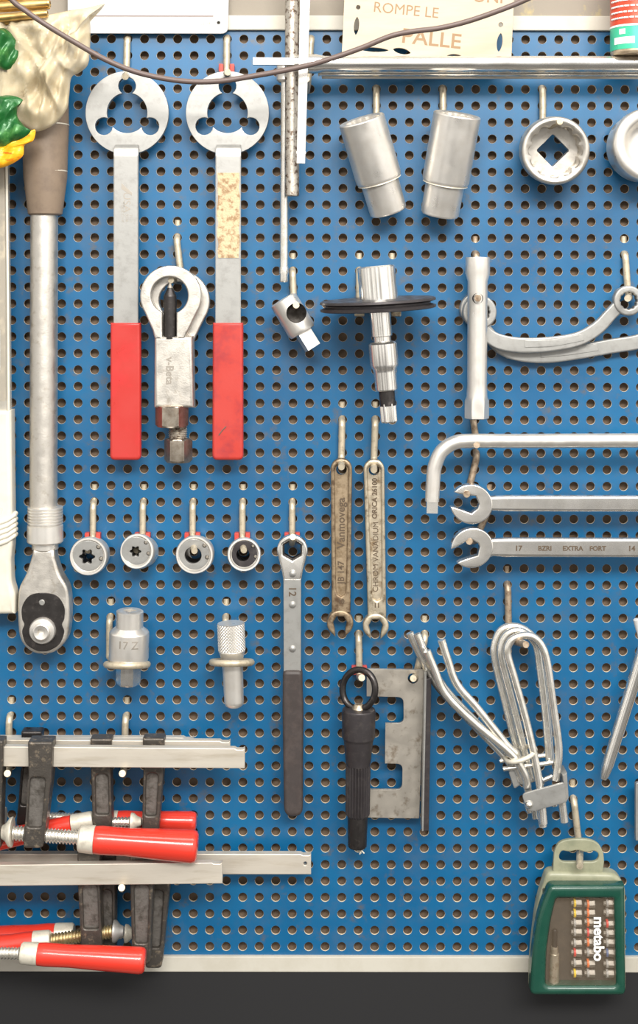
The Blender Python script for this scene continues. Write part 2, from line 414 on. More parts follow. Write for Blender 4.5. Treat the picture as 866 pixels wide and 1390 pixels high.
mpw = nt.nodes.new('ShaderNodeMapping'); mpw.inputs['Scale'].default_value = (1, 1, .35); L(tc.outputs['Generated'], mpw.inputs['Vector']); L(mpw.outputs['Vector'], nz.inputs['Vector'])
m2 = nt.nodes.new('ShaderNodeMapRange'); m2.inputs['From Min'].default_value = .40; m2.inputs['From Max'].default_value = .60; m2.inputs['To Min'].default_value = .38; m2.inputs['To Max'].default_value = 1.5
L(nz.outputs['Fac'], m2.inputs['Value'])
vm = nt.nodes.new('ShaderNodeVectorMath'); vm.operation = 'SCALE'; L(rp.outputs['Color'], vm.inputs[0]); L(m2.outputs['Result'], vm.inputs['Scale'])
L(vm.outputs['Vector'], bg.inputs['Color']); bg.inputs['Strength'].default_value = .88
vs = bpy.context.scene.view_settings; vs.view_transform = 'Standard'; vs.look = 'None'; vs.exposure = -0.08; vs.gamma = 1; vs.use_curve_mapping = False
bpy.context.scene.cycles.use_denoising = True
bpy.context.scene.cycles.max_bounces = 8

# ------------------------------------------------------------------ peg hooks
HOOKS = 'wire peg hooks plugged into the blue board'
def hook(x, y, L_, label, dx=0, out=60, tip=(0, 2), clip=False, m='hook', r=4.7, ring=None, to=None):
    t = Thing('peg_hook', label, 'peg hook', (x, y, 0), HOOKS)
    mb = MB()
    if to: q = local_xy(*to, out, (x, y, 0)); tip = (q[0]-x-dx, q[1]-y-L_)
    if ring: q = local_xy(ring[0], ring[1], ring[2], (x, y, 0)); ring = (q[0], q[1], *ring[2:])
    pts = [(x, y-25, -7), (x, y-9, -6.5), (x, y-2.5, -3.5), (x, y-.5, 0), (x+dx*.02, y+2, 4), (x+dx*.1, y+8, 7)]
    if not ring:
        pts += [(x+dx*.8, y+L_-9, 7.5), (x+dx, y+L_-2, 9.5), (x+dx*1.02, y+L_, 15), (x+dx+tip[0]*.5, y+L_+tip[1]*.5, out*.5+6), (x+dx+tip[0], y+L_+tip[1], out)]
        path = catmull([P(*p) for p in pts[:6]], 4)+catmull([P(*p) for p in pts[6:]], 4)
        n = len(path); mb.tube(path, [r]*(n-1)+[r*.93], 12)
    else:                       # ends in a flat wire loop that carries a tool
        cx, cy, cd, rr = ring
        pts += [(x+dx*.9, cy-9, 7.5), (x+dx, cy-1, 9)]
        path = catmull([P(*p) for p in pts], 4)
        a0 = math.atan2(-(cd-9), x+dx-cx)
        loop = [P(cx+rr*math.cos(a0-2*math.pi*.94*k/40), cy-.20*rr*math.sin(a0-2*math.pi*.94*k/40), cd+rr*math.sin(a0-2*math.pi*.94*k/40)) for k in range(0, 41)]
        mb.tube(path+loop, r, 12)
    t.part('wire', mb, m)
    if clip:
        c = MB(); cy = y+L_-8
        c.box(x+dx*.8-10.5, x+dx*.8+10.5, cy-5.5, cy+5.5, 1, 5, 1.2)
        c.box(x+dx*.8-10.5, x+dx*.8-4.6, cy-5.5, cy+5.5, 3, 12.5, 1.2); c.box(x+dx*.8+4.6, x+dx*.8+10.5, cy-5.5, cy+5.5, 3, 12.5, 1.2)
        t.part('clip', c, 'redclip', label='red plastic clip')
    return t
hook(173.6, 52.7, 50, 'wire peg hook holding the left round-headed holding spanner', out=52, dx=-1, to=(170, 104))
hook(308.3, 52.7, 49, 'wire peg hook holding the right round-headed holding spanner with torn sticker', out=52, clip=True, to=(309, 98))
hook(422.5, 52.7, 72, 'wire peg hook behind the crossed steel bars at the top', out=66, dx=-6, tip=(0, -8))
hook(510.5, 121, 44, 'wire peg hook inside the leaning deep socket on the left', out=60, tip=(2, 2))
hook(600.7, 121, 44, 'wire peg hook inside the upright deep socket', out=60, tip=(4, 2))
hook(735.6, 121, 55, 'wire peg hook carrying the wide twelve point socket seen from its open end', out=72, dx=0, to=(760, 165))
hook(240.6, 323.5, 58, 'bent wire peg hook holding the nut splitter', dx=7, out=50, to=(232, 380))
hook(397.2, 368.5, 48, 'wire peg hook through the round hole of the drive adapter', dx=2, out=62, to=(402, 414))
hook(487.5, 368.5, 52, 'wire peg hook left of the chrome socket above the grooved disc', out=30, tip=(0, 2))
hook(532.3, 368.5, 52, 'wire peg hook right of the chrome socket above the grooved disc', out=30, tip=(0, 2))
hook(645.6, 345.5, 55, 'wire peg hook poking through the tubular box spanner', out=66, dx=1, m='hookold', to=(648.5, 405))
hook(847.5, 345.5, 58, 'wire peg hook holding the ring end of the curved spanners', out=68, dx=4, to=(852, 405))
hook(642.5, 570.5, 30, 'rusty wire peg hook under the bent bar below the box spanner', out=70, dx=3, m='hookold', to=(647, 604))
hook(646.5, 615.5, 48, 'rusty slanted wire peg hook holding the upper open ended spanner', out=62, dx=-11, m='hookold', to=(633.5, 671))
hook(664.5, 683, 48, 'rusty slanted wire peg hook holding the lower open ended spanner', out=58, dx=-20, m='hookold', to=(637, 735))
for i, (x, lab) in enumerate(((127.3, 'first from the left, holding the biggest ratchet insert'), (194.6, 'second from the left, holding the insert with a star hole'),
                             (262, 'third from the left, with its tip seen through the insert'), (329.4, 'fourth from the left, holding the dark faced insert'),
                             (396.8, 'last on the right, holding the slim ratchet spanner'))):
    hook(x, 683, 52, 'peg hook with red clip '+lab, out=[30, 26, 58, 54, 62][i], to=[(119, 748), (184, 748), (264, 748), (331, 747), (397.5, 729)][i], clip=True, r=4.4)
hook(464.3, 570.5, 54, 'wire peg hook holding the brownish old spanner', out=44, dx=-1, to=(463.5, 634))
hook(509, 570.5, 58, 'wire peg hook holding the paler old spanner', out=46, dx=-2, to=(507.5, 638))
hook(149.5, 838.8, 0, 'wire ring hook carrying the square topped socket', ring=(172.5, 902, 45, 27), r=4.5, dx=0)
hook(306.5, 838.8, 0, 'wire ring hook carrying the knurled drift', ring=(314.5, 899, 45, 26), r=4.5, dx=0)
hook(486.8, 861.5, 54, 'wire peg hook with red clip holding the ring of the black plug tool', out=64, dx=1, clip=True, to=(491, 920))
hook(576.5, 861.5, 54, 'wire peg hook poking through the hole of the notched steel plate', out=52, dx=-13, clip=False, to=(561, 921))
hook(688.5, 793.5, 72, 'brown wire peg hook holding the bundle of looped rods', out=92, dx=1, m='hookold', to=(714, 875))
hook(778, 1084, 60, 'wire peg hook through the hanging tab of the green bit case', out=66, dx=7, to=(787, 1176))
hook(13.8, 972, 74, 'wire peg hook at the left carrying the upper clamps', out=106, dx=0, to=(10, 1050))
hook(171.2, 972, 74, 'wire peg hook in the middle carrying the upper clamps', out=106, dx=-2, to=(166, 1050))
hook(169.5, 1128.8, 72, 'wire peg hook carrying the lower clamps', out=106, dx=-2, to=(165, 1205))
# ------------------------------------------------------------------ holding spanners (round head, red grip)
def three_lobe(cx, cy):
    out = []
    for k, base in enumerate((-90, 30, 150)):
        b0 = R(base); Lx, Ly = cx+36.5*math.cos(b0), cy+36.5*math.sin(b0)
        for j in range(15):
            a = R(-146+292*j/14)+b0
            out.append((Lx+12*math.cos(a), Ly+12*math.sin(a)))
        nxt = (base+120); a0, a1 = base+13.5, nxt-13.5
        for j in range(1, 10):
            a = R(a0+(a1-a0)*j/10); out.append((cx+27.5*math.cos(a), cy+27.5*math.sin(a)))
    return out
def holding_spanner(cx, x0, x1, label, sticker):
    t = Thing('holding_spanner', label, 'holding spanner', (cx, 300, 34), 'two round-headed holding spanners with red grips')
    t.part('head', MB().plate(circ(cx, 152.5, 56.7, 72), [three_lobe(cx, 152.5)], 18, 27, .7), 'plate')
    prof = [(195, 26), (197.5, 33), (203, 38), (214, 39), (445, 39)]       # cranked flat bar
    h = MB()
    side = [(-p[0], p[1]) for p in prof]+[(-p[0], p[1]-8) for p in prof[::-1]]
    bm = h.bm; A = [bm.verts.new(P(x0, -y, d)) for y, d in side]; B = [bm.verts.new(P(x1, -y, d)) for y, d in side]
    n = len(side)
    for i in range(n): bm.faces.new((A[i], A[(i+1) % n], B[(i+1) % n], B[i]))
    bm.faces.new(A[::-1]); bm.faces.new(B)
    bmesh.ops.bevel(bm, geom=[e for e in bm.edges if abs(e.verts[0].co.x-e.verts[1].co.x) < .01], offset=.9, segments=2, affect='EDGES')
    shaft = t.part('shaft', h, 'plate')
    c = (x0+x1)/2
    g = MB().plate(fillet([(c-20.5, 438, 2), (c+20.5, 438, 2), (c+21, 624, 7), (c-21, 624, 7)]), (), 28, 43.5, 4.2, seg=3)
    t.part('grip', g, 'redworn' if sticker else 'red', label='red dipped grip')
    if sticker:
        rnd = random.Random(3); L1 = [(x0+2.5+rnd.uniform(-1, 1.6), 235+k*9.6) for k in range(13)]; R1 = [(x1-1.5+rnd.uniform(-1.4, 1), 235+k*9.6) for k in range(13)]
        t.part('sticker', MB().plate(L1+R1[::-1], (), 38.8, 39.8, .2), 'label', label='torn tan sticker')
        t.part('scratch', MB().tube([(298, 590, 43.4), (303, 583, 43.7), (308, 578, 43.3)], .8, 6), 'ink')
    else:
        b = MB()
        b.plate([(165.5, 249), (180, 262), (180, 266), (165.5, 257)], (), 38.9, 39.25, .05)
        b.text('USA', 172.5, 275, 39, 14, 90, .2, squeeze=1.1); b.text('TOOL', 167, 282, 39, 5.5, 90, .2)
        b.text('1111', 178.4, 297, 39, 5.5, 90, .2); b.text('3216', 173, 296, 39, 5.5, 90, .2); b.text('Cr-V', 167.3, 296, 39, 5.5, 90, .2)
        t.part('stamp', b, 'stamp')
    return t
holding_spanner(171.3, 155, 188, 'steel holding spanner with three-lobed round head, stamped shaft and clean red grip', False)
holding_spanner(308, 293, 327, 'steel holding spanner with three-lobed round head, torn tan sticker and scuffed red grip', True)

# ------------------------------------------------------------------ torque wrench
t = Thing('torque_wrench', 'long steel torque wrench hanging head down with brown grip and ratchet head', 'torque wrench', (60, 560, 40))
A0, A1 = (61.5, 90, 34), (58, 760, 34)
g = MB().lathe((60.6, 90, 34), (60.2, 292, 34), [(0, 27), (2, 30), (40, 31), (80, 31.5), (150, 29.5), (190, 24.5), (200, 23.2), (202, 21)], 40)
gp = t.part('grip', g, 'grip', label='brown rubber grip')
t.part('grip_groove', MB().lathe((60.5, 168, 34), (60.5, 173, 34), [(0, 31.6), (.2, 31.9), (1.6, 31.9), (1.8, 31.6)], 40, (False, False)).lathe((60.5, 231, 34), (60.5, 236, 34), [(0, 29.3), (.2, 29.6), (1.6, 29.6), (1.8, 29.3)], 40, (False, False)), 'palecap', gp)
t.part('tube', MB().lathe((58.8, 285, 34), (57.8, 700, 34), [(0, 18.6), (415, 18.8)], 40), 'cast')
pr = [(0, 20)]
for k in range(6): pr += [(1+k*4, 24), (3.2+k*4, 24), (3.8+k*4, 22.4), (4.6+k*4, 22.4)]
pr += [(26, 24.3), (48, 24.6), (50, 23), (50.5, 18), (58, 18), (59, 17), (61, 13)]
t.part('collar', MB().lathe((60.3, 688, 34), (60, 760, 34), pr, 48), 'satin')
out = [(46, 744)]+[(45-.0, 752)]+catmull([Vector((44, 756, 0)), Vector((37, 778, 0)), Vector((27, 800, 0)), Vector((25.5, 835, 0)), Vector((29, 866, 0)), Vector((43, 883, 0)), Vector((60, 887, 0)), Vector((77, 883, 0)), Vector((92, 866, 0)), Vector((96, 835, 0)), Vector((94, 800, 0)), Vector((83, 778, 0)), Vector((76, 756, 0))], 5)
out = [(p[0], p[1]) for p in out]+[(75, 744)]
hd = t.part('head', MB().plate(out, (), 18, 49, 5, seg=4), 'cast')
pl = [(p.x, p.y) for p in catmull([Vector(q+(0,)) for q in ((60, 803), (42, 807), (32, 822), (32, 838), (35, 846), (32, 856), (37, 872), (50, 881), (60, 882.5), (70, 881), (83, 872), (89, 856), (86, 846), (89, 838), (89, 822), (79, 807))], 5, True)]
hp = t.part('cover_plate', MB().plate(pl, (), 47, 50.2, .6), 'dark', hd, label='dark cover plate')
t.part('rivet', MB().lathe((59, 816, 49), (59, 816, 53), [(0, 4), (2.2, 4), (3, 3)], 20), 'plate', hd)
t.part('drive_boss', MB().lathe((60, 854, 48), (60, 854, 64), [(0, 18), (6, 18), (8, 16.5), (9, 12), (14, 11), (15, 9.5), (14, 5.2), (6, 5)], 40), 'satin', hd)

# ------------------------------------------------------------------ nut splitter
t = Thing('nut_splitter', 'steel nut splitter with ring head, dark cutting pin and hexagon bolt', 'nut splitter', (235, 470, 50))
def splitter_outline(dx, dy):
    o = circ(232.5+dx, 402+dy, 41.5, 40, 148, 392)
    return o+[(256+dx, 448+dy), (251+dx, 460+dy), (211+dx, 460+dy), (208+dx, 448+dy)]
def slot_hole(dx, dy):
    a = math.degrees(math.asin(9.5/25)); o = circ(230.6+dx, 401+dy, 25, 36, 90+a, 450-a)
    return o+[(240.1+dx, 457+dy), (221.1+dx, 457+dy)]
t.part('jaw_plate', MB().plate(splitter_outline(0, 0), [slot_hole(0, 0)], 46, 58, 2.2, seg=3), 'cast')
t.part('jaw_plate', MB().plate(splitter_outline(9.5, 7), [circ(240, 408, 25, 36)], 26, 40, 2.2, seg=3), 'cast')
b = MB().plate(fillet([(210.5, 456, 1), (262, 456, 3), (263.5, 553, 4), (210, 553, 1)]), (), 24, 58, 5, seg=3)
bd = t.part('body', b, 'cast')
t.part('lettering', MB().text('v-Beta', 231, 503, 58.1, 14.5, 90, .3, .35), 'stamp', bd)
pin = MB().lathe((230.8, 384, 50), (230.8, 460, 50), [(0, .8), (6, 3.2), (17, 8.4), (19, 8.9), (76, 8.9)], 28)
t.part('cutting_pin', pin, 'dark', label='dark pointed cutting pin')
t.part('pin_tip', MB().lathe((230.8, 383.5, 50), (230.8, 392, 50), [(0, .9), (7.2, 4.1)], 20), 'bit')
t.part('nut', MB().lathe((233, 551, 46), (233, 580, 46), [(0, 17), (0, 20.5), (1.5, 22.5, 'hex'), (26, 22.5, 'hex'), (28.5, 20), (28.6, 14)], 60), 'nutsteel')
pr = []
for k in range(16): pr += [(k*3, 11.4), (k*3+1.5, 13)]
t.part('thread', MB().lathe((240.5, 552, 40), (240.5, 600, 40), pr, 30), 'rusty')
t.part('bolt_head', MB().lathe((241.3, 596, 41), (241.3, 630, 41), [(0, 12), (.2, 16), (2, 19.2, 'hex'), (29, 19.2, 'hex'), (32.5, 16), (33, 9)], 60), 'nutsteel')

# ------------------------------------------------------------------ crossed steel bars at the top
single('round_rod', 'dirty round rod hanging upright behind the crossed bars, scratched dark along its length', 'steel rod', (397, 130, 48),
       MB().lathe((396.5, -40, 48), (396.5, 266, 48), [(0, 9), (1, 9.8), (304, 9.8), (306, 8.8)], 32), 'rusty', 'steel rods and bars at the top')
t = Thing('sliding_bar_wrench', 'thin bright rod hanging lowest of the upright bars, with a knob at its top', 'bar wrench', (384, 240, 30), 'steel rods and bars at the top')
t.part('rod', MB().lathe((386.5, 100, 30), (385.4, 383, 30), [(0, 5), (1, 5.6), (262, 5.6), (263, 6.3), (271, 6.3), (272, 5.6), (281, 5.6), (283, 4.6)], 28), 'zinc')
t.part('knob', MB().lathe((385.8, 89, 30), (385.8, 113, 30), [(0, 8), (1.5, 10.8), (20, 10.8), (23, 8)], 32), 'satin')
t = Thing('square_bar', 'square chrome bar hanging in front of the others with a ring near its lower end', 'steel bar', (411, 110, 76), 'steel rods and bars at the top')
t.part('shank', MB().tube([(415, -40, 76), (410.8, 130, 76), (408.6, 222, 76)], [9.2, 8.6, 8.0], 4, rot=R(45)), 'chrome')
t.part('ring', MB().tube([(409.0, 206, 76), (408.9, 209, 76)], 8.9, 4, rot=R(45)), 'satin')
t = Thing('long_slide_bar', 'long polished bar lying across the hooks with a thin square end and white highlights', 'steel bar', (600, 88, 62), 'steel rods and bars at the top')
t.part('bar', MB().lathe((399, 87, 62), (960, 86, 62), [(0, 7), (1.5, 12.5), (30, 13.2), (42, 10.6), (560, 10.6)], 36), 'chrome')
t.part('square_end', MB().tube([(344, 84.5, 66), (404, 84.5, 64)], 6.6, 4, rot=R(45)), 'satin')
single('straight_rod', 'thin straight rod lying just under the long polished bar', 'steel rod', (640, 98, 46),
       MB().lathe((432, 98.8, 46), (960, 98, 46), [(0, 4), (1, 5), (526, 5), (528, 4)], 20), 'zinc', 'steel rods and bars at the top')
single('straight_rod', 'lowest thin rod of the bundle lying across the top hooks', 'steel rod', (640, 104, 34),
       MB().lathe((437, 103.8, 34), (960, 103.4, 34), [(0, 2.8), (1, 3.6), (520, 3.6), (523, 2.8)], 20), 'bar', 'steel rods and bars at the top')

# ------------------------------------------------------------------ white plate, wooden sign, spray can, cable
t = Thing('white_plate', 'white enamel sheet with a thin brown line behind the plastic bag', 'sign plate', (220, 20, 12))
t.part('sheet', MB().plate(fillet([(92, -60, 0), (311, -60, 0), (309.5, 45.5, 10), (92, 45.5, 8)]), [circ(296.5, 30.8, 2.2, 16)], 9, 12.5, .5), 'white')
t.part('printed_line', MB().box(121, 289.5, 21.2, 22.6, 12.4, 12.7, 0), 'brownline')
t.part('print', MB().text('35 54', 279, 31.6, 12.7, 6.0, 0, .1, .1), 'greyprint')
t = Thing('wooden_sign', 'pale plywood sign lettered ROMPE LE PALLE standing on the long bar', 'sign', (578, 40, 55))
def lens(cx, cy, L_, w, a):
    o = [(L_/2*math.cos(R(k*15)), w/2*math.sin(R(k*15))*abs(math.sin(R(k*15)))**.4) for k in range(24)]
    c, s_ = math.cos(R(a)), math.sin(R(a))
    return [(cx+x*c-y*s_, cy+x*s_+y*c) for x, y in o]
holes = [circ(486.3, 10.3, 3, 16), lens(484, 35.5, 24, 7, 95), circ(679.4, 33.6, 3.2, 16), lens(678, 57.5, 25, 7.5, 97), lens(507, 67.5, 41, 6, 3), lens(545.5, 69.5, 24, 8, 12), lens(617, 77, 22, 7, 3)]
t.part('board', MB().plate([(470.5, -70), (700, -70), (694, 80), (540, 79.5), (464, 77.5)], holes, 52, 56, .4), 'ply')
for s_, x, y, sz, dg, bo, sq_ in (('ONI', 662, -3.5, 23, 3, .2, 1), ('ROMPE LE', 551, 14.5, 20, 5.5, 0, 1), ('PALLE', 585.5, 53.5, 28, 6, .35, 1.1)):
    t.part('lettering', MB().text(s_, x, y, 56.1, sz, dg, .1, bo, squeeze=sq_), 'plyburn')
t = Thing('spray_can', 'red and green spray can standing on the long bar at the right edge', 'spray can', (862, 30, 62))
cx, cd, rr = 862, 60, 32.5
t.part('can', MB().lathe((cx, -90, cd), (cx, 76, cd), [(0, 12), (1, 20), (14, 30), (16, rr), (162, rr), (164, rr-1.5), (165.5, rr-2), (166, 20)], 48), 'canmetal')
t.part('red_band', MB().lathe((cx, -60, cd), (cx, 38, cd), [(0, rr+.4), (98, rr+.4)], 48, (False, False)), 'canred', label='red printed band')
t.part('green_band', MB().lathe((cx, 38, cd), (cx, 72, cd), [(0, rr+.4), (32, rr+.4)], 48, (False, False)), 'cangreen', label='green printed band')
w = MB(); rnd = random.Random(5)
for k in range(9):
    y = -34+k*7.8; a = -78
    while a < 40:
        da = rnd.uniform(4, 13); 
        path = [P(cx+(rr+.7)*math.sin(R(q)), y-.0, cd+(rr+.7)*math.cos(R(q))) for q in (a, a+da*.5, a+da)]
        w.tube(path, 1.25, 6, flat=1); a += da+rnd.uniform(1.5, 3.5)
w.lathe((cx, 37, cd), (cx, 40, cd), [(0, rr+.8), (2.6, rr+.8)], 48, (False, False))
for a0, a1, y0, y1 in ((-50, -34, 43, 50), (-66, -12, 54, 63)):
    bm = w.bm; rows = [[bm.verts.new(P(cx+(rr+.7)*math.sin(R(a0+(a1-a0)*k/10)), y, cd+(rr+.7)*math.cos(R(a0+(a1-a0)*k/10)))) for k in range(11)] for y in (y0, y1)]
    for k in range(10): bm.faces.new((rows[0][k], rows[0][k+1], rows[1][k+1], rows[1][k]))
t.part('lettering', w, 'whiteprint')
cab = [(2, -60, 150), (8, -14, 142), (20, 4, 138), (34, 15, 136), (60, 33, 134), (98, 56, 130), (145, 82, 124), (190, 99, 120), (245, 109, 118), (295, 109.5, 118), (345, 102, 118), (400, 92, 120), (440, 82, 122), (490, 65, 124), (530, 49, 126), (560, 43, 128), (600, 38, 130), (650, 25, 134), (720, -2, 140), (790, -40, 150)]
single('power_cable', 'brown rubber cable sagging across the top in front of the tools', 'cable', (430, 60, 125), MB().tube(catmull([P(*p) for p in cab], 6), 3.7, 12), 'cable')
# ------------------------------------------------------------------ big sockets at the top
BIG = 'large sockets hanging in the top row'
def deep_socket(label, top, bot, r0, r1, L_, step, tilt):
    """a: mouth end (photo px), turned so that the mouth looks a little towards the room"""
    t = Thing('deep_socket', label, 'socket', (top[0], (top[1]+bot[1])/2, 46), BIG)
    a = (top[0], top[1], 46+tilt*L_*.5); b = (bot[0], bot[1], 46-tilt*L_*.5)
    pr = [(30, 12, 'hex'), (30, r0-9, '12in'), (1.5, r0-7.5, '12in'), (0, r0-5), (0, r0-1.5), (1.5, r0), (step-3, r0), (step+.5, r0-1), (step+1.5, r0-2.6), (step+4, r1+.4), (L_-3, r1), (L_-.6, r1-1.6), (L_, r1-4), (L_, 10)]
    t.part('body', MB().lathe(a, b, pr, 72), 'satin')
    v = (P(*b)-P(*a)).normalized()
    g = MB().lathe(a, b, [(step+1.2, r0-2.2), (step+2.6, r0-1.2), (step+4.2, r1+.6)], 72, (False, False))
    t.part('ridge', g, 'palecap')
    return t
deep_socket('deep steel socket leaning to the left with stepped lower end', (490, 164), (529, 289), 31.5, 25.5, 133, 85, .24)
deep_socket('deep steel socket hanging almost upright with stepped lower end', (619, 157), (598, 293), 32, 26, 140, 93, .24)
t = Thing('impact_socket', 'wide steel socket seen into its twelve point mouth with square drive hole', 'socket', (754, 204, 66), BIG)
a, b = (756.5, 199, 16), (754.3, 205, 66)
pr = [(0, 23, 'sq'), (0, 40), (2, 43.5), (14, 45), (16, 46.5), (46, 46.5), (49, 45), (50.2, 43), (50.2, 40.5), (48.5, 37.4), (46, 36, '12in'), (20, 35, '12in'), (18, 33.5), (17, 23, 'sq'), (0, 23, 'sq')]
t.part('body', MB().lathe(a, b, pr, 96, (False, False)), 'cast')
t = Thing('round_socket', 'big round socket cut off by the right edge below the spray can', 'socket', (884, 196, 66), BIG)
t.part('body', MB().lathe((880, 196, 14), (883, 196, 66), [(0, 30), (0, 44), (3, 48), (30, 49), (33, 50.5), (46, 50.5), (50, 48), (52, 44), (52, 38), (49, 34), (44, 30), (40, 24), (40, 18), (30, 16), (30, 2)], 72), 'satin')

# ------------------------------------------------------------------ drive adapter, pulley tool
t = Thing('drive_adapter', 'small tilted drive adapter with a round cross hole and square end', 'adapter', (404, 440, 46))
a, b = (383.5, 406, 42), (411.5, 452, 44)
L_ = (P(*b)-P(*a)).length
hx, hy = 402.5, 424.5
t.part('body', cut(MB().lathe(a, b, [(0, 10), (.5, 17), (2.5, 19.5), (L_-5, 19.8), (L_-1, 18), (L_, 13)], 40), MB().lathe((hx, hy, 10), (hx, hy, 80), [(0, 13.6), (70, 13.6)], 40)), 'satin')
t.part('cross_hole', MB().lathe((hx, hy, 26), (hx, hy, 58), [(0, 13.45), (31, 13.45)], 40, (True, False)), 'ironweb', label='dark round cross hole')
t.part('square_drive', MB().tube([(407, 444, 44), (424.6, 472, 44)], 13.6, 4, rot=R(30)), 'satin')
t = Thing('pulley_driver', 'chrome socket and grooved disc tool with a splined bit pointing down', 'driver tool', (515, 440, 100))
def AX(k): return (511+(529.5-511)*k, 361+(576-361)*k, 84)
a, b = AX(0), AX(1)
t.part('drive_socket', MB().lathe(a, b, [(10, 8), (1, 9), (0, 14), (0, 24), (2, 26), (56, 26.3), (58, 22)], 48), 'chrome')
pr = [(45, 18), (45, 76), (46, 79), (49, 79.5), (51.5, 72), (53.5, 72), (56, 79.5), (59, 79), (60, 76), (60, 18)]
A2 = P(*a); 
t.part('grooved_disc', MB().lathe(a, (522, 366+210, 77), pr, 96), 'black', label='dark grooved disc')
t.part('shaft', MB().lathe(a, b, [(56, 10), (57, 14), (96, 14.3), (97, 12.2), (104, 12.2), (105, 10)], 40), 'chrome')
t.part('bit_socket', MB().lathe(a, b, [(103, 12), (104.5, 17.5), (107, 19.5), (135, 19.6), (141, 16.8), (146, 15.4), (169, 15.2), (171, 14), (171.2, 9)], 44), 'chrome')
t.part('bit', MB().lathe(a, b, [(168, 11), (171, 11), (192, 11)], 36), 'dark', label='dark bit shaft')
t.part('spline', MB().lathe(a, b, [(186, 10.5, 'torx'), (190, 11.3, 'torx'), (213, 11.3, 'torx'), (215, 10, 'torx')], 72), 'chrome')
for x in (489.5, 541):
    t.part('spring_clip', MB().box(x-7, x+7, 419, 431, 24, 44, 2), 'old')

# ------------------------------------------------------------------ box spanner, curved spanners, bent bar
t = Thing('box_spanner', 'upright tubular box spanner with hexagon ends and a cross hole', 'box spanner', (649.5, 460, 58))
a, b = (649.8, 349, 44), (649, 571, 44)
t.part('tube', MB().lathe(a, b, [(20, 10, 'hex'), (0, 12.5, 'hex'), (0, 16.2), (1, 16.6), (22, 16.8), (33, 13.6), (172, 13.4), (190, 14.2), (196, 16.8, 'hex'), (220, 16.6, 'hex'), (221, 15, 'hex'), (221, 12, 'hex'), (205, 11, 'hex')], 60), 'satin')
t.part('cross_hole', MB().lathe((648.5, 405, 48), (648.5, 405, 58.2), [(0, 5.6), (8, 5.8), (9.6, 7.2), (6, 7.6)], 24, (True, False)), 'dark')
CURVED = 'half-moon ring spanners crossing behind the box spanner'
def curved_spanner(label, path, ws, rings, d0, d1, slot):
    t = Thing('curved_ring_spanner', label, 'ring spanner', (750, 455, d1), CURVED)
    pts = [Vector((p.x, p.y)) for p in catmull([Vector((x, y, 0)) for x, y in path], 8)]
    n = len(pts); W = []
    for i in range(n):
        u = i/(n-1)*(len(ws)-1); k = min(int(u), len(ws)-2); W.append(ws[k]+(ws[k+1]-ws[k])*(u-k))
    arm = MB().plate(band(pts, W), (), d0, d1, 2.4, seg=3)
    ao = t.part('arm', arm, 'plate')
    for (x, y, r, h) in rings:
        t.part('ring_end', MB().plate(circ(x, y, r, 40), [poly_circ(x, y, h, '12in', 48)], d0-2, d1+2.5, 2.5, seg=3), 'plate')
    if slot:
        sp = [Vector((p.x, p.y)) for p in catmull([Vector((x, y, 0)) for x, y in slot], 8)]
        o = band(sp, 9.5)
        t.part('raised_panel', MB().plate(o, (), d1-.5, d1+.8, .5), 'plate', ao)
        ip = band(sp, 4); t.part('lettering', MB().plate(ip, (), d1+.6, d1+1.0, .1), 'stamp', ao) if False else None
    return t
curved_spanner('curved ring spanner in front with its right ring on a hook', [(652, 436), (660, 452), (678, 464), (710, 469), (750, 467), (786, 460), (812, 445), (830, 426), (842, 414)],
               [17, 18, 21, 21, 20, 19, 18, 17, 18], [(651, 424, 23, 13), (853, 408, 20.5, 11.5)], 22, 33, [(712, 467), (750, 465.5), (792, 457.5)])
curved_spanner('longer curved ring spanner behind, running out of the right edge', [(648, 428), (660, 450), (682, 472), (708, 481), (745, 483), (790, 477), (830, 470), (870, 463), (910, 446), (934, 424)],
               [18, 19, 20, 20, 20, 20, 20, 20, 19, 18], [(646, 420, 22, 12.5), (944, 414, 22, 12)], 8, 18, [(734, 481), (775, 477), (812, 471)])
path = catmull([P(960, 598, 60), P(700, 599.5, 60), P(640, 599.5, 60), P(618, 602, 60), P(600, 614, 60), P(591, 634, 60), P(588.5, 655, 60), P(587.2, 682, 60)], 8)
t = Thing('bent_drive_bar', 'satin steel bar bent down at its left end with a square tip', 'drive bar', (720, 600, 68))
t.part('bar', MB().tube(path, 9.8, 24), 'satin')
t.part('square_tip', MB().tube([(587.3, 678, 60), (586.8, 697.5, 60)], 10.6, 4, rot=R(45)), 'chrome')

